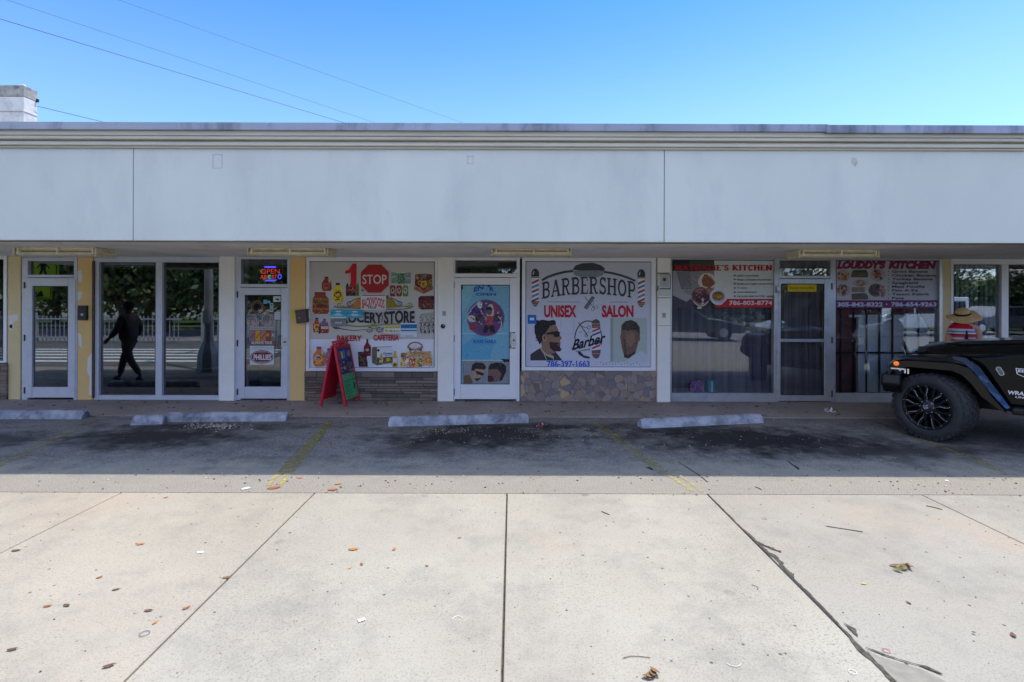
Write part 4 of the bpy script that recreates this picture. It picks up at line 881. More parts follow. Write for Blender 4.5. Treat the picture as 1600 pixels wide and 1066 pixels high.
def louddy():
    s = Sheet((1295,395,180,100,1600,889), DW-.006)
    s.backing('sheet', 98, 118, 1522, 660, (184,184,192), .003); s.backing('lower_sheet', 98, 660, 1526, 770, (112,48,96), .003); s.part('picture')
    rnd = random.Random(4)
    def dish(cx, cy, rx, ry, cols, n=26, back=(170,160,158)):
        s.ell(cx, cy, rx, ry, back)
        for k in range(n):
            a = rnd.uniform(0,6.28); r_ = math.sqrt(rnd.random())*.8; s.ell(cx+rx*r_*math.cos(a), cy+ry*r_*math.sin(a), rx*rnd.uniform(.1,.28), ry*rnd.uniform(.1,.24), rnd.choice(cols), n=8, rot=rnd.uniform(0,180))
    dish(200,320,94,84,[(168,120,52),(150,90,60),(190,140,110),(110,90,44)]); s.poly([(306,340),(320,270),(350,240),(520,240),(550,290),(545,345)], (92,88,74)); s.rect(330,250,530,275,(70,78,58))
    dish(680,310,110,88,[(140,76,76),(160,100,90),(80,70,60),(176,140,130)]); dish(200,520,98,90,[(120,76,70),(176,150,146),(96,84,84),(150,120,80)])
    dish(440,420,110,44,[(150,110,100),(170,130,110),(130,100,90)]); s.poly([(318,480),(500,478),(500,550),(318,548)], (134,122,114)); s.rect(410,482,418,548,(160,150,144)); s.poly([(316,570),(500,560),(545,600),(548,650),(316,654)], (96,86,80))
    dish(655,520,105,92,[(72,62,66),(90,70,70),(60,56,58)],30,(110,96,100)); dish(745,540,46,90,[(150,80,90),(170,110,110)])
    for i, y in enumerate((262,315,367,418,471,523,576,631)): s.ell(828,y,10,7,(60,52,66))
    s.part('lettering')
    plum2 = (122,26,62)
    s.text("LOUDDY'S", 112, 128, 792, 214, plum2, .085, .22); s.text('KITCHEN', 826, 128, 1496, 214, plum2, .085, .22)
    s.text("LOUDDY'S", 120, 136, 784, 208, (146,40,76), .04, .22); s.text('KITCHEN', 834, 136, 1488, 208, (140,34,70), .04, .22)
    for st, x1, y in (('Griot Banane',1374,262),('Chicken Banane',1490,315),('Turkey Banane',1442,367),('Spaghetti',1240,418),('Mais Fouille',1334,471),('Pain A-Ze',1238,523),('Tassot Kabrit',1394,576),('Pate',1042,631)): s.text(st, 878, y-16, x1, y+15, (56,50,64), .035, 0, 1.05)
    s.text('305-842-8322', 118, 692, 750, 746, (196,206,230), .035); s.ell(804,716,12,10,(196,206,230)); s.text('786-654-9263', 866, 690, 1496, 744, (196,206,230), .035)
    s.build('restaurant_banner', 'white and plum banner with a menu list and two phone numbers above barred window', 'banner')
louddy()
def small_signs():
    s = Sheet((1200,400,120,240,533,1066), DW-.05); s.backing('sheet', 136, 198, 336, 248, (206,184,26)); s.part('lettering'); s.text('Nathalie Kitchen MRQ', 152, 214, 322, 230, (110,96,26), .02)
    s.build('door_sign', 'small yellow sign with dark lettering on the grey glass door', 'sign')
    # grocery door
    cr = (360,450,100,140,761,1066)
    s = Sheet(cr, DW-.041); s.backing('sheet', 232, 460, 534, 502, (170,168,168),.002); s.part('picture')
    s.k += 22
    s.rect(226,503,534,684,(120,84,74))
    for x, c in ((228,(150,112,130)),(296,(206,150,40)),(362,(180,120,104)),(420,(140,72,50)),(484,(120,116,118))): s.rect(x,508,x+58,632,c)
    for x in (240,306,372): s.line([(x,600),(x+40,540)],8,(90,50,40))
    s.ell(445,560,16,20,(216,150,90)); s.text('Ai',490,540,524,580,(206,204,204),.02); s.part('lettering'); s.text('ALWAYS TRUE', 246, 636, 496, 668, (216,206,196), .03); s.text('100% REAL TOBACCO LEAF', 240, 474, 528, 490, (110,106,106), .01)
    s.build('cigar_poster', 'brown poster with a row of coloured packs on grey metal door', 'poster')
    s = Sheet(cr, DW-.041); s.backing('sheet', 230, 688, 520, 914, (200,208,212),.002); s.part('picture'); s.k += 22
    s.ell(374,822,138,80,(120,36,48),n=40); s.ell(374,822,128,71,(200,196,196),n=40); s.ell(374,822,122,66,(112,30,44),n=40); s.part('lettering')
    s.text('PHILLIES', 276, 796, 484, 854, (214,210,210), .04); s.text('THE ORIGINAL',330,765,420,776,(190,170,174),.01); s.text('SINCE 1887',334,872,424,883,(190,170,174),.01); s.text('2 CIGARS MADE IN THE USA',262,700,496,712,(96,108,122),.0); s.text('SWEET AROMATIC FLAVOR',256,722,500,734,(96,108,122),.0)
    s.build('cigar_poster', 'white poster with dark red oval low on the grey metal door', 'poster')
    s = Sheet(cr, DW-.041); s.backing('sheet', 508, 100, 606, 166, (206,210,206),.002); s.part('picture'); s.poly([(528,128),(560,124),(588,140),(570,150),(540,140)], (60,66,66)); s.build('sticker', 'white sticker with dark squiggle in top corner of the grey metal door', 'sticker', 'stickers on the grocery door')
    s = Sheet(cr, DW-.041); s.backing('sheet', 524, 288, 604, 376, (206,210,212),.002); s.part('picture')
    for a in range(3):
        for b_ in range(4): s.rect(532+b_*17,298+a*26,544+b_*17,312+a*26,(120,124,130) if (a+b_)%2 else (150,150,160))
    s.build('sticker', 'square white sticker with rows of small marks above the door handle', 'sticker', 'stickers on the grocery door')
    s = Sheet(cr, DW-.041); s.backing('sheet', 470, 180, 510, 288, (176,196,190),.002); s.part('picture'); s.rect(478,190,502,214,(90,130,140)); s.rect(478,224,502,232,(90,100,100)); s.rect(478,244,502,276,(120,140,130)); s.build('sticker', 'narrow tall pale green sticker on the grey metal door', 'sticker', 'stickers on the grocery door')
    s = Sheet(cr, DW-.041); s.backing('sheet', 390, 140, 440, 190, (90,150,176),.002); s.part('lettering'); s.text('24', 396, 150, 476, 184, (140,196,214), .03); s.build('sticker', 'faded blue number sticker near the top of the grey metal door', 'sticker', 'stickers on the grocery door')
    # neon outline sign hanging inside the door
    D_ = DW+.10
    def ring(mb, cx, cy, rx, ry, r_, m, a0=0, a1=360):
        mb.tube([Sheet(cr, D_).pt(cx+rx*math.cos(R(a0+(a1-a0)*i/20)), cy+ry*math.sin(R(a0+(a1-a0)*i/20))) for i in range(21)], r_, m, 6)
    M_off = mat('unlit_pink_tube', (226,150,134), .4)
    root = thing('tube_ornament', 'unlit pink tube light of three linked rings behind the grey metal door', 'ornament', W(404,490,D_))
    b = MB(); ring(b,318,228,72,72,.010,M_off); ring(b,318,228,52,50,.006,M_off); b.v = [tuple(Vector(v)-root.location) for v in b.v]; b.build('ring', root, smooth=True)
    b = MB(); ring(b,250,385,60,66,.010,M_off,-70,200); ring(b,250,385,40,44,.006,M_off); b.v = [tuple(Vector(v)-root.location) for v in b.v]; b.build('ring', root, smooth=True)
    b = MB(); ring(b,430,370,72,72,.010,M_off,-120,170); ring(b,430,370,50,52,.006,M_off); b.v = [tuple(Vector(v)-root.location) for v in b.v]; b.build('ring', root, smooth=True)
    b = MB(); ring(b,350,310,60,40,.007,M_off,180,360); ring(b,300,350,50,90,.005,M_off,20,160); b.v = [tuple(Vector(v)-root.location) for v in b.v]; b.build('bracket', root, smooth=True)
    # lit open sign behind the transom
    cr = (365,380,155,250,661,1066)
    s = Sheet(cr, DW+.05); s.backing('panel', 172, 150, 322, 258, (22,26,30), .01); s.part('lettering')
    eR, eB, eG = emit('neon_red',(230,60,50),.35), emit('neon_blue',(80,80,255),.7), emit('neon_green',(70,210,160),.35)
    s.text('OPEN', 180, 172, 306, 204, eR, -.012); 
    s.text('ABI', 178, 212, 226, 238, eR, .0); s.text('E', 232, 212, 250, 238, eG, 0); s.text('RT', 256, 212, 288, 238, eR, .0); s.text('O', 294, 208, 320, 238, eB, .01)
    s.part('tube'); s.line([(206,156),(282,156)],4,eB); s.line([(204,162),(282,162)],4,eB); s.line([(212,246),(288,246)],3.5,eB); s.line([(212,252),(280,252)],4,eB)
    s.build('open_sign', 'lit red and blue open sign behind glass above the grey metal door', 'neon sign')
    # sign plate on the white pillar
    s = Sheet((1010,370,320,300,1137,1066), DW-.10); s.backing('plate', 66, 204, 134, 330, (204,206,204), .006); s.part('frame'); s.line([(66,272),(62,300)],6,BKc); s.rect(60,200,128,206,(60,58,56)); s.rect(72,210,132,214,(90,88,86)); s.rect(72,286,134,292,(60,58,56)); s.rect(130,212,134,290,(90,88,86)); s.rect(76,218,126,280,(176,178,176)); s.ell(100,238,10,11,(90,90,88)); s.ell(100,238,5,5,(40,40,40))
    s.build('notice_plate', 'white notice plate with black tape edges high on the white pillar', 'sign')
    for x, y, lb, p in ((1037.5,493,'small round grey sticker on the white pillar below the notice plate','white'),(694,490,'small grey sticker on the white pillar left of the barbershop door','')):
        s = Sheet(None, DW-.095); s.backing('sheet', x-3.2,y-4,x+3.2,y+4,(190,192,190),.002); s.part('picture'); s.k += 5; s.ell(x,y,2.2,2.2,(120,122,124)); s.ell(x,y+.2,1.1,1.1,(190,190,190)); s.rect(x-1,y-3.4,x+1,y-2.4,(120,120,120)); s.build('sticker', lb, 'sticker', 'small stickers on the pillars')
small_signs()
def at_(root, b, name, **k):
    b.v = [tuple(Vector(v)-root.location) for v in b.v]; return b.build(name, root, **k)
# hardware on the walls -------------------------------------------------
M_brn = mat('brown_metal', (74,62,56), .5, var=.1)
t = thing('letter_box', 'dark brown metal letter box tilted on the yellow pillar beside the grocery window', 'letter box', W(470,507,DW-.1))
b = MB(); b.prism([(W(x,y,DW-.18).x, W(x,y,DW-.18).z) for x,y in ((460.5,486),(477.5,484),(479,504),(463,506))], DW-.18, DW-.065, M_brn); at_(t,b,'box',bevel=.008)
b = MB(); b.prism([(W(x,y,DW-.195).x, W(x,y,DW-.195).z) for x,y in ((460,487.5),(460.5,485),(477.5,483),(478.2,485.5))], DW-.195, DW-.06, M_brn); at_(t,b,'lid',bevel=.004)
b = MB(); b.lathe([(0,-.006),(.009,-.006),(.009,.006)], M_steel, 12, Matrix.Translation(W(467.5,497,DW-.182))); at_(t,b,'lock')
t = thing('yellow_plate', 'small yellow plate beside the brown letter box', 'plate', W(458,498,DW-.07)); b = MB(); pbox(b,454.5,484,462,498,DW-.072,.012,mat('yellow_plastic',(220,196,60),.5)); at_(t,b,'plate',bevel=.003); b = MB(); b.lathe([(0,-.004),(.006,-.004),(.006,.004)], M_gblk, 8, Matrix.Translation(W(459.5,488,DW-.073))); at_(t,b,'screw')
t = thing('intercom', 'black intercom box on the yellow pillar between door and dark window', 'intercom', W(128,501,DW-.06))
b = MB(); pbox(b,120.8,477.5,134.5,500.5,DW-.10,.05,M_blk); at_(t,b,'case',bevel=.008); b = MB(); pbox(b,126,490,130,493.5,DW-.103,.01,mat('grey_print',(170,170,170),.5)); at_(t,b,'button'); b = MB(); pbox(b,124,481,131.5,486,DW-.103,.01,M_gblk); at_(t,b,'speaker_slot')
t = thing('door_bell', 'round dark bell push on the white pillar left of the barbershop door', 'door bell', W(692,510,DW-.09)); b = MB(); b.lathe([(0,-.03),(.022,-.028),(.036,-.01),(.038,.012)], M_gblk, 16, Matrix.Translation(W(692,510,DW-.1))); at_(t,b,'case',smooth=True); b = MB(); b.lathe([(0,-.036),(.010,-.034),(.012,-.02)], M_steel, 10, Matrix.Translation(W(693.5,508.5,DW-.1))); at_(t,b,'button')
t = thing('door_bell', 'small bell push with chain between the restaurant window and the grey glass door', 'door bell', W(1216,458,DW-.06)); b = MB(); pbox(b,1214,447,1219,458,DW-.09,.03,M_steel); at_(t,b,'case',bevel=.005); b = MB(); b.lathe([(0,-.03),(.02,-.02),(.026,.01)], M_alb, 14, Matrix.Translation(W(1216.5,455.5,DW-.09))); at_(t,b,'button',smooth=True)
# ceiling lights ----------------------------------------------------------
M_fx = mat('yellowed_enamel', (206,196,164), .5, var=.1, scale=8, dirt=.7, dirtrgb=(120,104,74), dscale=9, stretch=(1,1,3)); M_len = mat('yellowed_lens', (196,188,164), .35, var=.15, scale=9, dirt=.5, dirtrgb=(140,128,100), dscale=6)
for (x0,x1,yt,lb) in ((21,151,387.5,'strip light over the leftmost door, its right end corroded'),(386,513,387,'strip light under the soffit above the grey grocery door and yellow pillar'),(768,893,387,'strip light under the soffit above the barbershop door'),(1248,1374,390,'strip light under the soffit above the grey glass door')):
    D_ = 6.86; a = W(x0, yt, D_); c_ = W(x1, yt+13, D_); zb = c_.z
    t = thing('strip_light', 'yellowed '+lb, 'ceiling light', ((a.x+c_.x)/2, D_+.12, zb), 0, 'strip lights under the soffit')
    b = MB(); b.prism([(D_+.02, zs-.001),(D_+.30,zs-.001),(D_+.27,zb+.055),(D_+.05,zb+.055)], a.x+.03, c_.x-.03, M_fx, ax='x'); at_(t,b,'housing',bevel=.004)
    b = MB(); b.prism([(D_+.0,zb+.056),(D_+.31,zb+.056),(D_+.30,zb+.018),(D_+.26,zb),(D_+.05,zb),(D_+.01,zb+.018)], a.x+.02, c_.x-.02, M_len, ax='x'); at_(t,b,'lens',bevel=.006)
    for sx0 in (a.x, c_.x-.02):
        b = MB(); b.box((sx0,D_-.01,zb-.004),(sx0+.02,D_+.32,zs-.004), M_fx); at_(t,b,'end_cap',bevel=.005)
    for k in (.03,.5,.93):
        b = MB(); xx = a.x+(c_.x-a.x)*k+.02; b.box((xx,D_-.012,zb+.03),(xx+.02,D_+.06,zs-.012), mat('clip',(226,220,200),.5)); at_(t,b,'clip',bevel=.003)

# things standing inside the restaurant window
t = thing('carrier_bag', 'purple flowered bag on the floor inside the restaurant window', 'bag', W(1089,613,DW+.05)); b = MB(); D_ = DW+.03
b.prism([(W(x,y,D_).x, W(x,y,D_).z) for x,y in ((1079,613),(1078,600),(1082,596),(1090,594),(1098,595),(1101,599),(1100,613))], D_, D_+.05, mat('purple_bag',(120,60,130),.6,var=.5,scale=40,dirt=.9,dirtrgb=(210,170,190),dscale=30,dlo=.48)); at_(t,b,'bag',bevel=.01)
b = MB(); b.tube([W(1084,597,D_+.02),W(1086,591,D_+.02),W(1091,590.5,D_+.02),W(1094,596,D_+.02)],.004,ink((60,40,70)),6); at_(t,b,'handle')
t = thing('teal_tin', 'teal tin with a pale stripe beside the flowered bag inside the restaurant window', 'tin', W(1110,613,DW+.05)); b = MB(); b.lathe([(0,0),(.075,0),(.075,.19),(.07,.2),(0,.2)], mat('teal_tin',(50,150,160),.4), 20, Matrix.Translation(W(1110,613,DW+.085)), 'z'); at_(t,b,'can',smooth=True); b = MB(); b.box((-.012,-.078,.01),(.004,-.074,.19), ink((210,220,220)), Matrix.Translation(W(1110,613,DW+.085))); at_(t,b,'stripe')
# ------------------------------------------------------------------ wheel stops
M_ws = mat('wheel_stop_concrete', (142,148,160), .8, var=.22, scale=6, dirt=.9, dirtrgb=(74,74,84), dscale=4.5, dlo=.44, bump=.4, bscale=70)
def wheel_stop(pa, pb, label, brk=()):
    a, b_ = G(*pa), G(*pb); d = b_-a; Ln = d.length; rz = math.atan2(d.y, d.x)
    t = thing('wheel_stop', label, 'wheel stop', a, rz, 'concrete wheel stops along the walkway')
    sec = [(-.0,0),(.02,.07),(.045,.10),(.07,.112),(.10,.112),(.125,.10),(.15,.07),(.165,0)]
    b = MB(); xs_ = [0,.02,.06]+[Ln*k/14 for k in range(1,14)]+[Ln-.06,Ln-.02,Ln]; secs = []
    for x in xs_:
        e = min(x, Ln-x); k = .80 if e < .001 else .93 if e < .03 else 1
        if e < .001 and brk: k *= .9
        secs.append([Vector((x+noise.noise(Vector((x*9,y*30,Ln)))*.012, y+noise.noise(Vector((x*5,z*20,3)))*.006, z*k+noise.noise(Vector((x*7+px_,y*20,z*9)))*.014*(z>0))) for px_, (y, z) in enumerate(sec)])
    b.loft(secs, M_ws); b.build('body', t, smooth=True)
    b = MB()
    for x in (Ln*.17, Ln*.83):
        if Ln > 1: b = MB(); b.lathe([(0,0.0),(.016,0.0),(.016,-.02)], mat('anchor_rust',(90,66,52),.8), 10, Matrix.Translation((x,.085,.1145)), ax='z'); b.build('anchor', t)
wheel_stop((-60,655),(127,655.5),'pale concrete wheel stop cut off by the left edge, before the leftmost door')
wheel_stop((203,665),(253,663),'short broken off stub of a concrete wheel stop', (1,)); wheel_stop((255,659.5),(446,658.5),'grey concrete wheel stop with a stained middle, right beside a broken stub')
wheel_stop((607,667),(826,661),'pale concrete wheel stop in front of the barbershop door'); wheel_stop((1004,670),(1194,661),'concrete wheel stop set askew in front of the restaurant window')
# ------------------------------------------------------------------ A-frame board
M_rd = mat('red_board_paint', (190,20,52), .5, var=.08, scale=12, coat=.2)
af = thing('a_frame_board', 'red folding a-frame board with posters standing before the grocery window', 'sidewalk sign', (-2.735, 8.17, .012), R(-10))
def afw(x, y, z): return Vector((x, y, z))
top_z, hw = .93, .21
def leaf(sx, name):
    b = MB(); o = Vector((sx*hw, 0, 0)); u = Vector((-sx*(hw-.025), 0, top_z)); u = u; n = Vector((sx*u.z, 0, -sx*u.x)).normalized()
    Mx = Matrix((( -0, 0, 0, 0),))if 0 else None
    yv = Vector((0,1,0)); un = u.normalized(); Lh = u.length
    def P(s_, y, t): return o+un*s_+yv*y+n*t
    def bx(s0, s1, y0, y1, t0, t1, m):
        vs = [P(s_,y,t) for t in (t0,t1) for s_, y in ((s0,y0),(s1,y0),(s1,y1),(s0,y1))]
        b.add(vs, [(3,2,1,0),(4,5,6,7),(0,1,5,4),(1,2,6,5),(2,3,7,6),(3,0,4,7)], m)
    bx(0, Lh, -.24, -.20, -.018, .018, M_rd); bx(0, Lh, .20, .24, -.018, .018, M_rd); bx(.09, .13, -.199, .199, -.015, .015, M_rd); bx(Lh-.04, Lh, -.199, .199, -.015, .015, M_rd); bx(.131, Lh-.041, -.199, .199, -.006, .006, M_rd)
    b.build(name, af, bevel=.004); return P
leaf(-1, 'back_leaf'); Pf = leaf(1, 'front_leaf')
b = MB()
for yy in (-.14,-.05,.04,.13): b.box((-.055,yy-.016,top_z-.02),(-.03,yy+.016,top_z+.07), M_rd); b.box((.03,yy-.016,top_z-.02),(.055,yy+.016,top_z+.07), M_rd)
b.box((-.06,-.17,top_z+.045),(.06,.16,top_z+.075), M_rd); b.box((-.06,-.17,top_z+.0),(.06,.16,top_z+.02), M_rd); b.build('handle', af, bevel=.004)
Lh = math.hypot(hw-.025, top_z)
def fleaf(px, py, t): return Pf(py, px, .02+t)     # px: y across (-.2.. .2), py: height along the leaf
s = Sheet(None, 0, fleaf); s.backing('poster', -.195, .50, .195, .90, (46,54,84), .003); s.part('picture'); rnd = random.Random(5)
s.rect(-.19,.70,.06,.88,(40,70,140)); s.rect(-.17,.74,-.13,.86,(180,60,50)); s.rect(-.11,.74,-.06,.85,(214,180,60)); s.rect(-.04,.74,0,.86,(90,130,170)); s.ell(.12,.80,.06,.06,(110,96,96)); s.ell(.12,.80,.035,.035,(150,130,120))
for k in range(30): s.ell(rnd.uniform(-.18,.19), rnd.uniform(.52,.68), .028, .02, rnd.choice([(120,80,84),(150,120,110),(84,84,92),(90,60,60),(170,150,140)]), n=8)
s.build('poster', '', '', parent=af)
s = Sheet(None, 0, fleaf); s.backing('poster', -.195, .10, .195, .485, (70,158,106), .003); s.part('picture'); s.rect(-.195,.375,.195,.385,(30,60,44)); s.rect(-.16,.40,-.02,.44,(110,130,110))
for k in range(7): s.line([(-.17,.35-k*.035),(rnd.uniform(-.02,.08),.352-k*.035+rnd.uniform(-.008,.008))],.012,(36,110,66)); 
s.ell(.12,.27,.022,.045,(24,40,34)); s.rect(.112,.22,.128,.33,(24,40,34)); s.ell(.135,.30,.02,.02,(24,40,34)); s.ell(.11,.24,.02,.02,(24,40,34)); s.line([(-.15,.15),(.12,.16)],.012,(150,140,80))
s.build('price_list', '', '', parent=af)
for o in af.children:
    if o.name.startswith(('sheet','picture','marking')): o.location = -af.location if False else o.location
for o in list(af.children):
    pass

# ------------------------------------------------------------------ people
def chain_mesh(name, J, E, parent, m, root=0, sub=2):
    me = bpy.data.meshes.new(name); me.from_pydata([j[0] for j in J], E, []); me.materials.append(m)
    o = bpy.data.objects.new(name, me); C.objects.link(o); o.parent = parent
    sk = o.modifiers.new('skin', 'SKIN'); sk.use_smooth_shade = True
    for i, j in enumerate(J):
        r_ = j[1]; me.skin_vertices[0].data[i].radius = r_ if isinstance(r_, tuple) else (r_, r_)
    me.skin_vertices[0].data[root].use_root = True
    sb = o.modifiers.new('sub', 'SUBSURF'); sb.levels = sub; sb.render_levels = sub
    return o
def human(root, S, pose, skin, build=1.0):
    """faces +Y; S = height; pose gives joint positions as fractions of S"""
    P = dict(pelvis=(0,0,.53), waist=(0,0,.60), chest=(0,0,.72), sh=(0,-.005,.805), neck=(0,0,.845), head0=(0,.01,.88), head1=(0,.015,.935), head2=(0,.01,.975))
    P.update(pose); J, idx, E = [], {}, []
    rad = dict(pelvis=(.095*build,.075), waist=(.085*build,.065), chest=(.098*build,.07), sh=(.07,.05), neck=(.033,.035), head0=(.042,.05), head1=(.052,.062), head2=(.035,.045))
    def J_(n, p, r_): idx[n] = len(J); J.append((Vector(p)*S, tuple(q*S for q in (r_ if isinstance(r_, tuple) else (r_, r_)))))
    for n in ('pelvis','waist','chest','sh','neck','head0','head1','head2'): J_(n, P[n], rad[n])
    for a, b_ in zip(('pelvis','waist','chest','sh','neck','head0','head1'),('waist','chest','sh','neck','head0','head1','head2')): E.append((idx[a], idx[b_]))
    for sd_ in ('L','R'):
        k = 1 if sd_ == 'R' else -1
        J_('s'+sd_, P['s'+sd_], .038*build); J_('e'+sd_, P['e'+sd_], .028*build); J_('w'+sd_, P['w'+sd_], .019); 
        w_ = Vector(P['w'+sd_]); dr = (w_-Vector(P['e'+sd_])).normalized(); J_('p'+sd_, w_+dr*.03, (.024,.014)); J_('k'+sd_, w_+dr*.055, (.026,.012))
        E += [(idx['sh'], idx['s'+sd_]), (idx['s'+sd_], idx['e'+sd_]), (idx['e'+sd_], idx['w'+sd_]), (idx['w'+sd_], idx['p'+sd_]), (idx['p'+sd_], idx['k'+sd_])]
        side = Vector((0,1,0)); inn = Vector((-k,0,0))
        for q, (off, ln) in enumerate(((-.018,.034),(-.006,.042),(.006,.040),(.018,.032))):
            b0 = w_+dr*.058+side*off; b1 = b0+dr*ln*.5+inn*.003; b2 = b1+dr*ln*.4+inn*.010
            J_('f%s%d' % (sd_,q), b0, .0052); J_('g%s%d' % (sd_,q), b1, .0048); J_('h%s%d' % (sd_,q), b2, .0042)
            E += [(idx['k'+sd_], len(J)-3), (len(J)-3, len(J)-2), (len(J)-2, len(J)-1)]
        t0 = w_+dr*.022+side*.018; t1 = t0+dr*.02+side*.012; t2 = t1+dr*.018+inn*.004
        J_('t', t0, .0065); J_('t', t1, .0058); J_('t', t2, .005); E += [(idx['p'+sd_], len(J)-3), (len(J)-3, len(J)-2), (len(J)-2, len(J)-1)]
        J_('h'+sd_, P['h'+sd_], .055*build); J_('n'+sd_, P['n'+sd_], .035*build); J_('a'+sd_, P['a'+sd_], .022); J_('t'+sd_, P['t'+sd_], (.022,.016))
        E += [(idx['pelvis'], idx['h'+sd_]), (idx['h'+sd_], idx['n'+sd_]), (idx['n'+sd_], idx['a'+sd_]), (idx['a'+sd_], idx['t'+sd_])]
    body = chain_mesh('body', J, E, root, skin)
    return P
def cloth(name, root, S, segs, m, sub=2):
    """segs: list of chains, each [(pos, radius)...]; first point of the first chain is the root, chains start from a named shared point"""
    J, E = [], []; seen = {}
    for ch in segs:
        prev = None
        for p, r_ in ch:
            key = tuple(round(q,4) for q in p)
            if key not in seen: seen[key] = len(J); J.append((Vector(p)*S, tuple(q*S for q in (r_ if isinstance(r_, tuple) else (r_, r_)))))
            if prev is not None: E.append((prev, seen[key]))
            prev = seen[key]
    return chain_mesh(name, J, E, root, m, 0, sub)
def face(root, S, P, skin, hair):
    h = Vector(P['head1'])*S; f = P.get('face', Vector((0,1,0))); r_ = Vector((f.y,-f.x,0))
    b = MB(); c = h+f*.063*S-Vector((0,0,.006*S)); b.loft([[c+r_*.012*S*k for k in (-.4,.4)]+[c+f*.012*S], [c+r_*.012*S*k-Vector((0,0,.03*S)) for k in (-1,1)]+[c+f*.022*S-Vector((0,0,.026*S))]], skin); b.build('nose', root, smooth=True)
    for k in (-1,1):
        b = MB(); b.lathe([(0,-.008*S),(.008*S,-.004*S),(.008*S,.004*S),(0,.006*S)], ink((240,236,230)), 10, Matrix.Translation(h+f*.054*S+r_*k*.019*S)); b.build('eye', root, smooth=True)
        b = MB(); b.lathe([(0,-.005*S),(.012*S,-.004*S),(.014*S,.004*S),(0,.006*S)], skin, 10, Matrix.Translation(h+r_*k*.052*S+Vector((0,0,-.008*S)))@Matrix.Rotation(R(90),4,'Z')); b.build('ear', root, smooth=True)
    b = MB(); b.box((-.016*S,-.004*S,-.003*S),(.016*S,.004*S,.003*S), ink((150,80,76)), Matrix.Translation(h+f*.056*S-Vector((0,0,.042*S)))); b.build('mouth', root)
M_skin = mat('tanned_skin', (206,148,124), .6, var=.04, scale=20)
def stripes():
    m, N, L, P = newmat('striped_knit'); g = N.new('ShaderNodeNewGeometry'); sp = N.new('ShaderNodeSeparateXYZ'); L.new(g.outputs['Position'], sp.inputs[0])
    r_ = N.new('ShaderNodeMapRange'); r_.inputs[1].default_value = .95; r_.inputs[2].default_value = 1.40; L.new(sp.outputs['Z'], r_.inputs[0])
    cr = N.new('ShaderNodeValToRGB'); cr.color_ramp.interpolation = 'CONSTANT'
    # heights measured upwards: red/white/blue bands under a red yoke
    z = [(.95,(190,30,50)),(1.0,(220,220,224)),(1.03,(46,58,110)),(1.045,(220,220,224)),(1.075,(190,30,50)),(1.10,(224,222,226)),(1.128,(196,90,96)),(1.15,(196,60,74)),(1.168,(160,14,36)),(1.185,(220,222,226)),(1.208,(52,76,120)),(1.222,(170,188,214)),(1.25,(222,222,226)),(1.258,(190,10,36))]
    e = cr.color_ramp.elements
    for i, (zz, c_) in enumerate(z):
        q = (zz-.95)/.45; el_ = e[i] if i < 2 else e.new(q); el_.position = q; el_.color = (*lin(c_), 1)
    L.new(r_.outputs[0], cr.inputs[0]); L.new(cr.outputs[0], P.inputs['Base Color']); P.inputs['Roughness'].default_value = .9
    b_ = N.new('ShaderNodeTexNoise'); b_.inputs['Scale'].default_value = 200; L.new(g.outputs['Position'], b_.inputs['Vector']); bb_ = N.new('ShaderNodeBump'); bb_.inputs['Strength'].default_value = .4; L.new(b_.outputs[0], bb_.inputs['Height']); L.new(bb_.outputs[0], P.inputs['Normal'])
    return m
Sw = 1.58
wm = thing('person', 'person in a wide straw hat and striped sleeveless top walking away behind the black jeep', 'person', (6.83, 7.75, .012), R(-20))
pose = dict(head0=(0,.022,.872), head1=(0,.035,.918), head2=(0,.035,.96), neck=(0,.008,.838),
 sL=(-.080,.03,.79), sR=(.100,-.01,.80), eL=(-.105,.05,.64), eR=(.128,-.02,.64), wL=(-.10,.12,.52), wR=(.13,.05,.50),
 hL=(-.055,0,.50), hR=(.055,0,.50), nL=(-.06,-.02,.28), nR=(.06,.06,.28), aL=(-.06,-.10,.055), aR=(.06,.08,.045), tL=(-.06,-.02,.018), tR=(.065,.16,.018))
Pw = human(wm, Sw, pose, M_skin, .92); face(wm, Sw, Pw, M_skin, None)
cloth('striped_top', wm, Sw, [[((0,0,.60),(.092,.075)),((0,0,.70),(.100,.08)),((-.008,-.004,.775),(.100,.07)),((-.006,-.002,.815),(.078,.052)),((0,.004,.842),(.040,.04))], [((-.008,-.004,.775),(.100,.07)),((-.075,.0,.785),(.055,.055)),((-.095,.02,.72),(.04,.045))], [((-.008,-.004,.775),(.100,.07)),((.055,-.002,.795),(.05,.05))]], stripes())
sl_ = MB(); ys_ = -.094*Sw
sl_.prism([(-.045,.64*Sw),(.012,.64*Sw),(-.006,.775*Sw),(-.014,.775*Sw)], ys_, -.06*Sw, ink((26,26,36))); sl_.build('back_slit', wm)
cloth('shorts', wm, Sw, [[((0,0,.56),(.112,.09)),((0,0,.52),(.12,.095))], [((0,0,.52),(.12,.095)),((-.06,0,.46),.07),((-.06,-.01,.38),.056)], [((0,0,.52),(.12,.095)),((.06,0,.46),.07),((.06,.03,.38),.056)]], mat('white_cotton',(226,226,230),.9))
for sd_, a_, t__ in (('L',(-.06,-.10,.05),(-.06,-.02,.016)),('R',(.06,.08,.04),(.065,.165,.016))): cloth('shoe', wm, Sw, [[(a_,.026),(t__,(.026,.016)),((t__[0],t__[1]-.07,.012),(.026,.014))]], ink((60,60,66)))
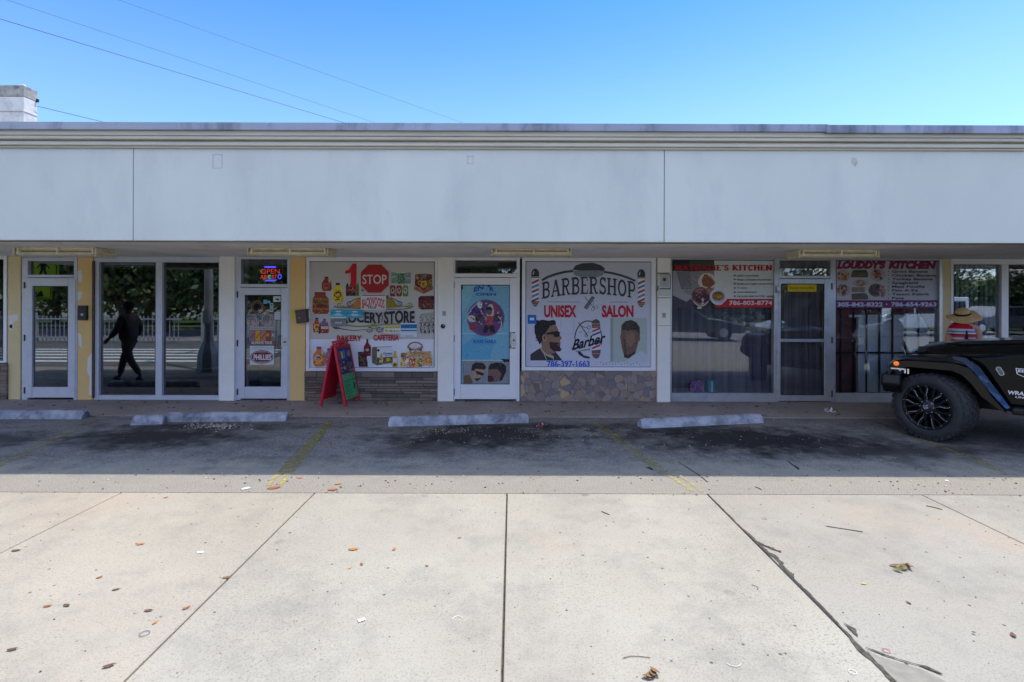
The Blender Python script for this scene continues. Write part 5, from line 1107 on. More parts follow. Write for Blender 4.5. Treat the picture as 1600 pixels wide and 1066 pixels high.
# hair under the hat, and the hat with its drooping brim
M_str = mat('woven_straw', (214,176,118), .85, var=.12, scale=90, bump=.5, bscale=220, stretch=(1,1,4)); M_hair = mat('brown_hair', (96,62,44), .8, var=.3, scale=60)
hc = Vector((.008,.032,.930))*Sw; Mh = Matrix.Translation(hc)@Matrix.Rotation(R(28),4,'Z')@Matrix.Rotation(R(-15),4,'Y')@Matrix.Rotation(R(9),4,'X')@Matrix.Scale(.78,4)
b = MB(); b.lathe([(.0,.06),(.07,.05),(.098,.0),(.098,-.05),(.085,-.10),(.06,-.125),(.02,-.13)], M_hair, 20, Mh, 'z'); b.build('hair', wm, smooth=True)
b = MB(); secs = []
prof = [(.0,.118),(.045,.115),(.085,.098),(.112,.062),(.122,.02),(.124,-.012),(.17,-.02),(.215,-.032),(.258,-.048),(.262,-.056),(.215,-.040),(.17,-.028),(.118,-.02)]
for r_, z in prof:
    sec = []
    for k in range(48):
        a = k*2*math.pi/48; rr = r_; e = max(0, r_-.124)/.14
        zz = z+e*(.022*math.sin(3*a+.6)+.014*math.sin(2*a+2)-.030*max(0,math.cos(a+2.0)))-e*.026*max(0,-math.sin(a)); rr = r_*(1+e*.13*max(0,math.cos(a-.1))+e*.04*math.sin(5*a))
        sec.append(Mh@Vector((rr*math.cos(a), rr*math.sin(a), zz)))
    secs.append(sec)
b.loft(secs, M_str, True, True); hat = b.build('hat', wm, smooth=True)
b = MB(); b.lathe([(.1245,.026),(.1285,.022),(.1290,-.004),(.1255,-.012)], ink((40,26,24)), 48, Mh, 'z'); b.build('hat_band', hat, smooth=True)

# dark figure walking along the front, seen only mirrored in the left glass
M_dk = mat('dark_cloth', (72,68,68), .9); M_sk2 = mat('brown_skin', (92,64,52), .6)
pm = thing('person', 'person in dark clothes with a loose top striding past, mirrored in the leftmost dark window', 'person', (-7.75, 6.55, .005), R(90))
pose2 = dict(sL=(-.11,0,.80), sR=(.11,0,.80), eL=(-.14,-.05,.64), eR=(.14,.04,.64), wL=(-.15,.03,.52), wR=(.14,.13,.54),
 hL=(-.05,0,.50), hR=(.05,0,.50), nL=(-.05,.09,.29), nR=(.05,-.05,.28), aL=(-.05,.15,.05), aR=(.05,-.19,.07), tL=(-.05,.23,.02), tR=(.05,-.13,.02))
P2 = human(pm, 1.62, pose2, M_sk2); face(pm, 1.62, P2, M_sk2, None)
cloth('jacket', pm, 1.62, [[((0,0,.47),(.13,.11)),((0,0,.60),(.11,.09)),((0,0,.74),(.115,.085)),((0,0,.82),(.06,.05))],[((0,0,.74),(.115,.085)),((-.11,0,.79),.05),((-.14,-.05,.64),.04),((-.15,.02,.54),.032)],[((0,0,.74),(.115,.085)),((.11,0,.79),.05),((.14,.04,.64),.04),((.14,.12,.55),.032)]], M_dk)
cloth('trousers', pm, 1.62, [[((0,0,.54),(.10,.085)),((0,0,.51),(.10,.085))],[((0,0,.51),(.10,.085)),((-.05,0,.47),.062),((-.05,.09,.29),.046),((-.05,.145,.07),.034)],[((0,0,.51),(.10,.085)),((.05,0,.47),.062),((.05,-.05,.28),.046),((.05,-.18,.09),.034)]], M_dk)
b = MB(); b.lathe([(0,.10),(.05,.092),(.088,.05),(.098,0),(.09,-.05),(.06,-.08)], mat('black_hair',(26,22,22),.8), 20, Matrix.Translation(Vector((0,.0,.938))*1.62), 'z'); b.build('hair', pm, smooth=True)
for sd_, x_, y_ in (('L',-.05,.2),('R',.05,-.16)): cloth('shoe', pm, 1.62, [[((x_,y_-.05,.035),.024),((x_,y_+.03,.018),(.024,.016)),((x_,y_-.07,.014),(.022,.014))]], M_dk)

# ------------------------------------------------------------------ the black off-road car
M_car = mat('black_car_paint', (9,10,12), .14, coat=.05, spec=.18); M_fla2 = mat('glossy_flare_paint', (10,11,13), .08, coat=.12, spec=.25); M_fl = mat('textured_black_plastic', (18,19,22), .45, spec=.3); M_rub2 = mat('tyre_rubber', (40,42,46), .78, var=.25, scale=18, bump=.3, bscale=120)
M_rim = mat('satin_black_rim', (22,22,26), .3, .4); M_mil = mat('milled_edge', (220,222,226), .25, .9); M_und = mat('underbody', (22,21,20), .9); M_cg = glass_mat('car_glass', .10, (.25,.28,.28)); M_hg = mat('silver_badge', (196,198,202), .35, .6)
jp = thing('black_jeep', 'black off-road car with chunky tyres parked before the barred window', 'car', (4.97, 6.18, .0), R(180-45))
b = MB(); b.prism([(-.40,1.02),(-.52,.92),(-.74,.50),(-2.42,.50),(-2.50,.62),(-2.62,.92),(-2.75,.98),(-3.15,.98),(-3.32,.92),(-3.42,.62),(-3.75,.60),(-3.80,1.16),(-1.15,1.16),(-.98,1.12)], -1.75, -.17, M_car); tub = b.build('body', jp, bevel=.03, seg=3)
b = MB(); b.prism([(.18,.62),(.2,1.0),(-.98,1.10),(-.98,.55)], -1.50, -.42, M_und); b.build('engine_bay', jp)
b = MB(); b.box((-3.7,-1.5,.40),(.2,-.42,.56), M_und); b.tube([(0,-.2,.4),(0,-1.7,.4)],.05,M_und); b.tube([(-2.95,-.2,.4),(-2.95,-1.7,.4)],.05,M_und); b.build('chassis', jp)
def hood():
    b = MB(); secs = []
    for x, hw_, ze, zc in ((.145,.545,.93,.965),(.125,.575,.985,1.06),(.05,.60,1.005,1.105),(-.2,.64,1.035,1.165),(-.6,.69,1.07,1.215),(-1.12,.745,1.105,1.262)):
        sec = []
        for k in range(13):
            u = -1+k/6; y = -.96+hw_*u; z = zc-(zc-ze)*abs(u)**3.2
            sec.append(Vector((x, y, z)))
        sec += [Vector((x, -.96+hw_, ze-.13)), Vector((x, -.96-hw_, ze-.13))]
        sec = sec[:13]+[sec[13], sec[14]]
        secs.append(sec)
    b.loft(secs, M_car); h = b.build('hood', jp, smooth=True)
    b = MB(); b.loft([[Vector((x,-.96+w1,z+dz)),Vector((x,-.96+w0,z+dz+.0)),Vector((x,-.96+w0,z-.03)),Vector((x,-.96+w1,z-.03))] for x, w0, w1, z, dz in ((-.15,.30,.34,1.14,.0),(-.3,.20,.42,1.155,.028),(-.7,.22,.46,1.19,.035),(-1.1,.24,.48,1.225,.03))], M_car); b.build('hood_bulge', h, smooth=True)
    b = MB(); b.box((-.655,-.96-.70,1.02),(-.650,-.96+.698,1.085), M_gblk); b.build('seam', h)
    for y in (-.45,-1.47): b = MB(); b.box((.02,y-.02,1.02),(.10,y+.02,1.10), M_fl); b.build('latch', h, bevel=.006)
hood()
b = MB(); b.prism([(-1.5,.62),(-1.55,1.02),(-.37,1.02),(-.42,.62)], .16, .225, M_car, ax='x'); gr = b.build('grille', jp, bevel=.02)
for k in range(7): b = MB(); y = -.96+(k-3)*.085; b.prism([(y-.02,.70),(y+.02,.70),(y+.025,.98),(y-.025,.98)], .22, .229, M_gblk, ax='x'); b.build('slot', gr)
for y in (-.50,-1.42): b = MB(); b.lathe([(0,.25),(.07,.245),(.085,.225)], mat('lamp_glass',(200,204,210),.1), 20, Matrix.Translation((0,y,.86))@Matrix.Rotation(R(90),4,'Y')@Matrix.Identity(4), 'z'); b.build('headlight', gr, smooth=True)
def flare(x0, front, y_out, y_in, parent=jp):
    top = [(.36,.80),(.35,.90),(.28,.975),(.16,1.00),(-.28,1.00),(-.40,.965),(-.50,.84),(-.60,.66),(-.72,.50)] if front else [(.5,.62),(.42,.82),(.30,.96),(.16,.99),(-.28,.99),(-.40,.95),(-.5,.82),(-.56,.62)]
    bot = [(.33,.76),(.30,.82),(.24,.86),(.14,.875),(-.26,.87),(-.35,.83),(-.43,.74),(-.52,.60),(-.66,.48)] if front else [(.44,.62),(.37,.76),(.27,.87),(.14,.89),(-.26,.89),(-.35,.86),(-.44,.76),(-.5,.62)]
    b = MB(); vs = []
    secs = []
    for (tx,tz), (bx_,bz) in zip(top, bot):
        secs.append([Vector((x0+tx,y_in,tz)), Vector((x0+tx,y_out-.13*(1 if y_out>y_in else -1),tz)), Vector((x0+tx*.99-.01,y_out,tz-.05)), Vector((x0+bx_,y_out,bz)), Vector((x0+bx_,y_out-.03*(1 if y_out>y_in else -1),bz-.004)), Vector((x0+tx*.96+bx_*.04-.0,y_out-.05*(1 if y_out>y_in else -1),tz*.97+bz*.03)), Vector((x0+tx*.96,y_in,tz-.04))])
    b.loft(secs, M_fla2 if front else M_fl); return b.build('fender_flare', parent, smooth=True)
ff = flare(0, True, .03, -.42); flare(0, True, -1.95, -1.50); flare(-2.95, False, .03, -.20); flare(-2.95, False, -1.95, -1.72)
b = MB(); sl1 = [(-.24,1.014,-.17),(-.37,1.004,-.16),(-.48,.925,-.13),(-.58,.765,-.09),(-.68,.61,-.03),(-.745,.505,.02)]; sl0 = [(-.26,1.0,-.05),(-.37,.960,.044),(-.455,.87,.046),(-.555,.71,.046),(-.645,.58,.046),(-.715,.495,.046)]
b.loft([[Vector((p[0],p[2],p[1])),Vector((q[0],q[2],q[1])),Vector((q[0]-.004,q[2]+.006,q[1]+.004)),Vector((p[0]-.004,p[2],p[1]+.008))] for p, q in zip(sl1, sl0)], mat('sky_tinted_metal',(120,150,196),.15,.9)); b.build('sky_reflection_strip', ff, smooth=True)  # added strip, its blue tint paints the sky reflected in the flare
b = MB(); b.lathe([(0,.050),(.022,.047),(.030,.030)], emit('amber_lens',(236,110,30),.25), 16, Matrix.Translation((.262,0,.905))); b.build('marker_light', ff, smooth=True)
b = MB(); b.box((.17,.034,.835),(.315,.040,.85), M_mil); b.box((.165,.034,.795),(.18,.040,.85), M_mil); b.box((.135,.034,.79),(.15,.040,.85), M_mil); b.box((.215,.034,.82),(.23,.040,.842),M_mil); b.build('bracket', ff)
b = MB(); b.prism([(-1.98,.64),(-1.93,.76),(.02,.77),(.05,.64),(-.10,.53),(-1.85,.53)], .22, .42, M_fl, ax='x'); b.build('bumper', jp, bevel=.03, seg=3)
b = MB(); b.prism([(-.42,.98),(-.50,.90),(-.76,.44),(-.60,.44),(-.42,.80)], -.40, -.20, M_und); b.build('inner_liner', jp)
b = MB(); b.box((-2.35,-.20,.43),(-.76,-.03,.50), M_fl); b.build('side_step', jp, bevel=.02, seg=3); b = MB(); b.box((-2.35,-1.89,.43),(-.76,-1.72,.50), M_fl); b.build('side_step', jp, bevel=.02, seg=3)
# doors, glasshouse
for y0, y1 in ((-.172,-.155),(-1.765,-1.748)):
    for xa, xb in ((-1.18,-2.02),(-2.06,-2.66)):
        b = MB(); b.prism([(xa,1.14),(xa,.60),(xb,.60),(xb,1.14)], y0, y1, M_car); d_ = b.build('door', jp, bevel=.012)
        b = MB(); o_ = y1 if y1 > -1 else y0; q = .03 if y1 > -1 else -.03; b.box((xb+.08,o_,1.02),(xb+.24,o_+q,1.05), M_fl); b.build('handle', d_, bevel=.006)
b = MB(); A = Vector((-1.14,0,1.26)); 
b.loft([[Vector((-1.12,y,1.25)),Vector((-1.20,y,1.25)),Vector((-1.46,y*.98-.02,1.78)),Vector((-1.38,y*.98-.02,1.78))] for y in (-.22,-.27)], M_car); b.loft([[Vector((-1.12,y,1.25)),Vector((-1.20,y,1.25)),Vector((-1.46,y,1.78)),Vector((-1.38,y,1.78))] for y in (-1.70,-1.65)], M_car); b.box((-1.47,-1.69,1.74),(-1.38,-.24,1.80), M_car); b.box((-1.22,-1.69,1.22),(-1.10,-.24,1.27), M_car); ws_ = b.build('windscreen_frame', jp)
b = MB(); b.loft([[Vector((-1.16,y,1.27)),Vector((-1.165,y,1.27)),Vector((-1.425,y,1.75)),Vector((-1.42,y,1.75))] for y in (-.28,-1.64)], M_cg); b.build('windscreen', ws_)
b = MB(); b.prism([(-1.40,1.76),(-1.5,1.83),(-3.70,1.80),(-3.78,1.16),(-3.70,1.16),(-3.62,1.74)], -1.68, -.24, mat('black_soft_top',(24,24,26),.8)); b.build('roof', jp, bevel=.02)
for y in (-.25,-1.67):
    for xa, xb in ((-1.30,-2.0),(-2.1,-2.64),(-2.78,-3.60)): b = MB(); b.prism([(xa,1.17),(xb,1.17),(xb,1.74),(xa-(.22 if xa==-1.30 else 0),1.74)], y-.004, y+.004, M_cg); b.build('window', jp)
    for x in (-2.05,-2.71): b = MB(); b.box((x-.04,y-.02,1.16),(x+.04,y+.02,1.76), M_fl); b.build('pillar', jp)
for y, q in ((-.16,1),(-1.76,-1)): b = MB(); b.box((-1.22,y+q*.02,1.22),(-1.14,y+q*.24,1.40), M_fl); b.tube([(-1.2,y-q*.02,1.2),(-1.18,y+q*.1,1.27)],.02,M_fl); b.build('mirror', jp, bevel=.02)
b = MB(); b.tube([(-.95,-1.55,1.1),(-1.0,-1.56,1.75)],.004,M_fl,6); b.build('aerial', jp)
# wheel
TR, TW = .402, .29
def wheel(x, y, steer, flip):
    w_ = bpy.data.objects.new('wheel', None); C.objects.link(w_); w_.parent = jp; w_.location = (x, y, TR); w_.rotation_euler = (0, 0, R(steer)+(math.pi if flip else 0))
    h = TW/2
    # outer face looks along +y
    b = MB(); b.lathe([(.262,h-.03),(.275,h-.006),(.30,h+.004),(.345,h+.004),(.372,h-.008),(.388,h-.022),(TR-.008,h-.045),(TR-.012,-h+.045),(.388,-h+.022),(.345,-h),(.28,-h+.006),(.262,-h+.03),(.262,h-.03)], M_rub2, 72)
    nb = 34
    for k in range(nb):
        for row, (y0, y1, ph) in enumerate(((h-.075,h-.012,0),(.012,h-.085,.5),(-h+.085,-.012,0),(-h+.012,-h+.075,.5))):
            a = (k+ph)*2*math.pi/nb; Mx = Matrix.Rotation(-a,4,'Y')@Matrix.Rotation(R(14 if row%2 else -14)*0,4,'X'); ww = .026 if row in (0,3) else .020
            sk_ = .012*(1 if k%2 else -1)
            top_ = TR+.002; bot_ = TR-.016
            y0_, y1_ = y0+(sk_ if row in (1,2) else 0), y1+(sk_ if row in (1,2) else (.006 if k%2 else 0)*(1 if row==0 else 0))
            b.box((bot_,y0_,-ww),(top_ if row in (1,2) else top_-.006,y1_,ww), M_rub2, Mx)
        a = k*2*math.pi/nb
        for ss in (1,-1): b.box((.366,ss*(h-.022) if ss>0 else -h+.006,-.02 if k%2 else -.028),(.394,ss*(h-.006) if ss>0 else -h+.022,.02 if k%2 else .028), M_rub2, Matrix.Rotation(-a,4,'Y'))
    b.build('tyre', w_, smooth=True)
    b = MB(); b.lathe([(.268,h-.028),(.272,h-.006),(.262,h-.004),(.235,h-.012),(.232,h-.05),(.215,-h+.05),(.0,-h+.05)], M_rim, 56)
    ns = 9
    for k in range(ns):
        a = k*2*math.pi/ns; Mx = Matrix.Rotation(-a,4,'Y')
        # spoke: from the hub outward, splitting into a Y
        b.prism([(.07,-.020),(.15,-.018),(.16,0),(.15,.018),(.07,.020)], h-.06, h-.025, M_rim, M=Mx)
        for s_ in (-1,1):
            b.prism([(.14,s_*.018),(.155,s_*.002),(.20,s_*.018),(.255,s_*.028),(.258,s_*.056),(.20,s_*.048)], h-.055, h-.016, M_rim, M=Mx)
    rim = b.build('rim', w_, smooth=True)
    for k in range(ns):
        a = k*2*math.pi/ns; Mx = Matrix.Rotation(-a,4,'Y')
        b = MB()
        b.prism([(.136,.0215),(.140,.0150),(.201,.0425),(.198,.0490)], h-.017, h-.0125, M_mil, M=Mx); b.prism([(.198,.0490),(.201,.0425),(.252,.0495),(.252,.0560)], h-.017, h-.0125, M_mil, M=Mx)
        b.prism([(.09,.0205),(.09,.018),(.138,.0165),(.138,.0195)], h-.026, h-.0225, M_mil, M=Mx)
        b.build('milled_edge', rim)
    for k in range(18):
        a = (k+.5)*2*math.pi/18; b = MB(); b.lathe([(0,.006),(.004,.005),(.006,0)], M_mil, 8, Matrix.Translation((.250*math.cos(a), h-.006, .250*math.sin(a)))); b.build('rivet', rim)
    b = MB(); b.lathe([(0,h-.008),(.050,h-.010),(.068,h-.016),(.088,h-.030),(.092,h-.07)], mat('hub_cap',(44,44,56),.4,.4), 28); hub = b.build('hub_cap', w_, smooth=True)
    for k in range(8):
        a = k*math.pi/4; b = MB(); b.lathe([(0,.004),(.005,.003),(.006,-.004)], M_mil, 6, Matrix.Translation((.074*math.cos(a), h-.018, .074*math.sin(a)))); b.build('bolt', hub)
    b = MB()
    for pts in ([(-.020,.022),(-.028,.0),(-.018,-.022),(-.006,-.026)],[(.02,.022),(.0,.020),(-.006,.0),(.0,-.014),(.016,-.014),(.02,0),(.006,.0)]):
        for p, q in zip(pts, pts[1:]):
            d_ = Vector((q[0]-p[0],0,q[1]-p[1])); n_ = Vector((-d_.z,0,d_.x)).normalized()*.0032; A_ = Vector((-p[0],h-.006,p[1])); B_ = Vector((-q[0],h-.006,q[1])); n_.x*=-1
            b.add([A_+n_,B_+n_,B_-n_,A_-n_], [(0,1,2,3)], ink((190,190,200)))
    b.build('emblem', hub)
wheel(-.08, -TW/2, -24, False); wheel(-2.95, -TW/2, 0, False); wheel(-.08, -1.92+TW/2, -24, True); wheel(-2.95, -1.92+TW/2, 0, True)
# badges and lettering on the side
def bside(px, py, t): return Vector((-px, -.17+.004+t, py))
def side_(root): pass
s = Sheet(None, 0, bside); s.part('lettering'); inkb = (206,208,212)
s.text('WRANGLER', .73, .675, 1.03, .635, inkb, .03, .15); s.text('UNLIMITED', .79, .620, 1.03, .600, inkb, .02, .15)
for n, mb in s.parts.items():
    if mb.f: mb.build('lettering', tub)
s = Sheet(None, 0, bside); s.part('badge')
s.poly([(.79,.935),(1.07,.925),(1.07,.865),(.93,.80),(.80,.868)], (206,208,210)); s.poly([(.798,.928),(1.062,.918),(1.062,.868),(.93,.81),(.808,.870)], (16,18,20)); s.part('lettering')
s.text('EDITION', .81, .918, 1.05, .892, (206,208,210), .03); s.text('MW', .87, .878, 1.0, .838, (110,190,160), .03, .1)
b = s.parts['badge'].build('badge', tub)
for n, mb in s.parts.items():
    if mb.f and n.startswith('lettering'): mb.build('lettering', tub)
s = Sheet(None, 0, bside); s.part('badge'); s.ell(1.02,.995,.05,.05,(190,192,196)); s.ell(1.02,.995,.042,.042,(18,20,22)); s.arc(1.02,.995,.022,.022,30,330,.01,(190,192,196)); s.parts['badge'].build('badge', tub)
s = Sheet(None, 0, bside); s.part('vent'); 
def cap_(cx, cz, w_, hh, col, rot=-25):
    pts = []
    for i in range(20):
        a = i/20*2*math.pi; x = w_*math.cos(a); z = hh*math.sin(a)+(.028 if math.sin(a) > 0 else -.028); c_, s__ = math.cos(R(rot)), math.sin(R(rot)); pts.append((cx+x*c_-z*s__, cz+x*s__+z*c_))
    s.poly(pts, col)
cap_(.665,.885,.024,.024,(180,182,188),25); cap_(.665,.885,.018,.018,(90,92,98),25); s.parts['vent'].build('vent', tub)

# ------------------------------------------------------------------ chimney, wires
M_ch = mat('weathered_plaster', (206,202,196), .85, var=.06, scale=2, dirt=.6, dirtrgb=(120,116,112), dscale=1.6); M_chd = mat('mossy_concrete', (150,146,138), .9, var=.3, scale=5, dirt=.8, dirtrgb=(70,68,64), dscale=4)
Dc = 16.3; a = W(37,170,Dc); zc = W(37,133,Dc).z
t = thing('chimney_tower', 'stained pale plaster tower with darker weathered cap rising behind the roof at far left', 'tower', (a.x-.7, Dc+.2, 0))
zb_ = W(37,151,Dc).z; y2 = Dc+.47
b = MB(); b.box((a.x-1.6,Dc+.01,0),(a.x-.008,y2,zb_), M_ch); at_(t,b,'shaft',bevel=.01); b = MB(); b.box((a.x-1.61,Dc,zb_+.002),(a.x,y2+.01,zc), M_chd); at_(t,b,'cap',bevel=.015)
b = MB(); z_ = W(37,174,Dc).z; b.box((a.x-1.62,Dc-.02,z_),(a.x+.01,y2+.01,z_+.02), M_ch); at_(t,b,'ledge')
b = MB(); p_ = W(30,133,Dc+.2); b.tube([(p_.x-.1+.14*(1-math.cos(R(k*18))), Dc+.25, zc+.11*math.sin(R(k*18))) for k in range(11)], .022, ink((206,208,210)), 8); at_(t,b,'vent_pipe',smooth=True)
b = MB(); p_ = W(58,158,y2); b.box((a.x,y2-.05,p_.z-.05),(a.x+.06,y2,p_.z+.05), M_blk); at_(t,b,'wire_bracket')
M_wire = mat('cable_black', (44,50,60), .6)
def wire(pts, Ds, r_, label):
    P = [W(x,y,D) for (x,y), D in zip(pts,Ds)]; o = P[0]; b = MB(); n = 24; Q = []
    A_, B_ = P[0], P[-1]
    for k in range(n+1):
        tt = k/n; q = A_.lerp(B_, tt); q.z -= 4*tt*(1-tt)*label[1]; Q.append(q-o)
    b.tube(Q, r_, M_wire, 6); ob = b.build('overhead_wire', smooth=True); ob.location = o; tag(ob, label[0], 'overhead wire', 'overhead wires behind the building')
wire([(-300,-61),(700,241)], [12,30], .010, ('thin dark overhead wire, lowest of three sloping down behind the roof',.0))
wire([(-300,-104),(760,250)], [13,60], .008, ('thin overhead wire, the middle one of three crossing the sky',.0))
wire([(-200,-138),(860,241)], [13,60], .008, ('thin overhead wire nearest the centre of the sky, uppermost of three',.0))
wire([(58,166),(200,200)], [Dc+.4,20], .010, ('short wire running from the plaster tower down behind the roof',0))

# ------------------------------------------------------------------ leaves and litter
leafm = [mat('dry_leaf_%d' % i, c, .8, var=.25, scale=60) for i, c in enumerate([(176,110,44),(150,84,40),(96,68,50),(120,92,60),(188,150,70)])]
def leaf_mb(L_, m, curl, seed):
    L_ *= .85; curl *= .35
    rnd = random.Random(seed); b = MB(); secs = []
    n = 8
    for i in range(n+1):
        u = i/n; w_ = L_*.30*math.sin(math.pi*min(1,u*.96+.02))**.8*(1+rnd.uniform(-.12,.0)); z = curl*L_*(u-.5)**2*2+.003
        secs.append([Vector((L_*(u-.5), -w_, z+curl*w_*.9)), Vector((L_*(u-.5), 0, z)), Vector((L_*(u-.5), w_, z+curl*w_*.7))])
    b.loft(secs, m, False, False); b.tube([(L_*.47,0,.003+curl*L_*.4),(L_*.6,.003,.003)],.0009,m,4); return b
def leaf(px, py, L_, m, curl, rz, lb, name='dry_leaf', cat='leaf'):
    p = G(px, py); b = leaf_mb(L_, leafm[m], curl, int(px)); o = b.build(name, smooth=True); o.location = p; o.rotation_euler = (0,0,R(rz)); tag(o, lb, cat, 'fallen leaves on the pavement')
for px, py, L_, m, cu, rz, lb in [
 (552,859,.075,0,.5,5,'largest orange dry leaf left of the middle joint'),(616,859,.045,0,.7,80,'small curled orange leaf right of the largest orange leaf'),(565,882.5,.04,1,.5,120,'small brown leaf below the largest orange leaf'),(547,888,.035,4,.4,60,'pale tan leaf just below the largest orange leaf'),
 (667,885,.03,1,.5,150,'single tiny brown leaf between orange leaves and middle joint'),(354,903,.055,3,.4,20,'tan leaf lying on the diagonal joint'),(219,851,.06,0,.5,15,'orange leaf lying left of the diagonal joint'),(25,861,.06,2,.5,10,'dark brown leaf near the left edge of the pavement'),
 (104,947,.05,2,.5,160,'dark leaf beside a reddish one at lower left'),(74,948,.045,1,.5,10,'reddish brown leaf left of a dark leaf at lower left'),(232,955,.05,2,.5,5,'dark brown leaf right of the pair at lower left'),(242,974,.035,0,.6,80,'tiny orange leaf under a dark brown leaf'),
 (291,951,.045,1,.6,50,'reddish leaf close beside the diagonal joint'),(170,1042,.055,2,.8,30,'curled dark leaf near the bottom edge at lower left'),(19,1016,.05,2,.6,15,'dark leaf at the bottom left corner'),(181,922,.045,2,.4,25,'thin dark leaf above the dark leaf pair'),(155,903,.04,1,.5,60,'small rusty leaf left of centre of the left slab'),
 (1350,913,.04,4,.5,10,'yellowish scrap of leaf on the right slab'),(259,802-24,.04,1,.5,30,'small leaf on the far edge of the left slab'),
 (428,763,.13,1,.25,18,'long brown leaf at the end of the yellow line'),(520,766,.10,1,.3,8,'long rust coloured leaf at the slab edge by the middle'),(528,757,.07,0,.6,20,'curled orange leaf on the gravelly strip right of the yellow line'),(468,747,.07,0,.3,170,'flat orange leaf beside the yellow line end'),
 (1420,943,.035,2,.5,100,'tiny dark leaf right of the leaf clump'),(718,841,.03,1,.4,10,'tiny leaf near the middle joint'),(453,833,.025,1,.4,50,'tiny leaf halfway along the diagonal joint'),(1583,994,.05,2,.8,60,'black crumpled leaf near the right edge')]:
    leaf(px, py, L_, m, cu, rz, lb)
# clump of leaf and twig bits
t = thing('leaf_clump', 'clump of dead olive leaves on the right slab', 'leaf clump', G(1410,890)); rnd = random.Random(3)
for k in range(9):
    b = leaf_mb(rnd.uniform(.03,.07), random.Random(k).choice([leafm[3],leafm[2],mat('olive_leaf',(110,100,56),.8)]), rnd.uniform(.3,1), k); o = b.build('leaf', t, smooth=True); o.location = (rnd.uniform(-.05,.06), rnd.uniform(-.035,.035), .004+k*.001); o.rotation_euler = (rnd.uniform(-.4,.4), rnd.uniform(-.4,.4), rnd.uniform(0,6))
t = thing('bark_piece', 'brown flake of bark at the bottom edge of the pavement', 'bark', G(1020,1060)); 
for k in range(4): b = leaf_mb(.065, leafm[3], .5, 40+k); o = b.build('flake', t, smooth=True); o.location = (k*.012-.02, k*.008, .004+k*.003); o.rotation_euler = (.1*k, .1, k*.7)
def twig(pts, r_, lb):
    P = [G(*p) for p in pts]; b = MB(); b.tube([q-P[0]+Vector((0,0,.004)) for q in P], r_, leafm[2], 6); o = b.build('twig', smooth=True); o.location = P[0]; tag(o, lb, 'twig', 'twigs on the pavement')
twig([(1291,823),(1310,826),(1330,829),(1348,832)], .0028, 'straight dark twig lying on the right slab'); twig([(973,1030),(985,1026.5),(1000,1027),(1016,1029)], .0015, 'thin curved twig near the bottom edge'); twig([(1447,791),(1457,793),(1472,797)], .003, 'short dark twig near the far edge of the right slab'); twig([(940,800),(952,805)], .003, 'tiny twig on the slab right of the middle joint')
# scraps
M_pw = mat('white_paper', (226,226,224), .8); M_foil = mat('foil', (190,194,200), .3, .6)
def scrap(px, py, sz, m, lb, seed, cat='litter', name='paper_scrap', hh=.35, n=4, z=0):
    rnd = random.Random(seed); b = MB(); q = 6; V = [[Vector(((i/q-.5)*sz+rnd.uniform(-1,1)*sz*.07, (j/q-.5)*sz*.7+rnd.uniform(-1,1)*sz*.06, .004+abs(rnd.gauss(0,1))*sz*hh*.4)) for i in range(q+1)] for j in range(q+1)]
    mm_ = m if isinstance(m, list) else [m]
    for j in range(q):
        for i in range(q): b.add([V[j][i],V[j][i+1],V[j+1][i+1],V[j+1][i]], [(0,1,2,3)], mm_[rnd.randrange(len(mm_))])
    o = b.build(name); o.location = G(px, py); o.location.z = z; o.rotation_euler = (0,0,rnd.uniform(0,3)); tag(o, lb, cat, 'litter on the ground')
scrap(848,667,.17,[ink((30,60,110)),ink((36,36,40)),ink((190,196,204)),ink((40,46,60)),ink((170,60,40))],'crumpled blue and black wrapper beside the wheel stop', 1, name='crumpled_wrapper')
scrap(1297,646,.15,[M_pw,M_pw,ink((120,124,136))],'crumpled white paper on the walkway before the grey glass door', 2, name='crumpled_paper', z=.012)
scrap(313,864,.035,M_pw,'small white scrap on the left slab', 3, hh=.15); scrap(565,970,.035,M_pw,'pale plastic scrap on the slab left of the middle joint', 4, name='plastic_scrap', hh=.2); scrap(384,764,.07,ink((190,186,178)),'flat white smear of paper beside the yellow line', 5, hh=.05); scrap(1480,752,.035,M_pw,'white scrap on the gravelly strip at right', 6, hh=.1)
def ring(px, py, r_, lb, m, arc=(0,360), nm='bottle_ring'):
    b = MB(); b.tube([(r_*math.cos(R(arc[0]+(arc[1]-arc[0])*k/16)), r_*math.sin(R(arc[0]+(arc[1]-arc[0])*k/16))*(1 if nm=='bottle_ring' else .9), .004) for k in range(17)], .0014, m, 6); o = b.build(nm, smooth=True); o.location = G(px, py); tag(o, lb, 'litter', 'litter on the ground')
ring(226,991,.022,'grey ring on the left slab near the bottom',ink((110,114,126))); ring(1332,1051,.016,'white plastic ring at lower right',M_pw); ring(1385,1018,.016,'pink ring beside the broken joint',ink((190,110,130))); ring(1176,919,.03,'bent dark strip on the slab right of the middle joint',ink((70,76,92)),(-60,80),'plastic_strip'); ring(715,968,.025,'twisted white strip left of the middle joint',M_pw,(0,200),'plastic_strip'); ring(1145,1035,.035,'curved pale strip near the bottom right of centre',M_pw,(200,330),'plastic_strip'); ring(1194,811,.018,'small pink ring near the far edge of the slab',ink((190,130,130)))
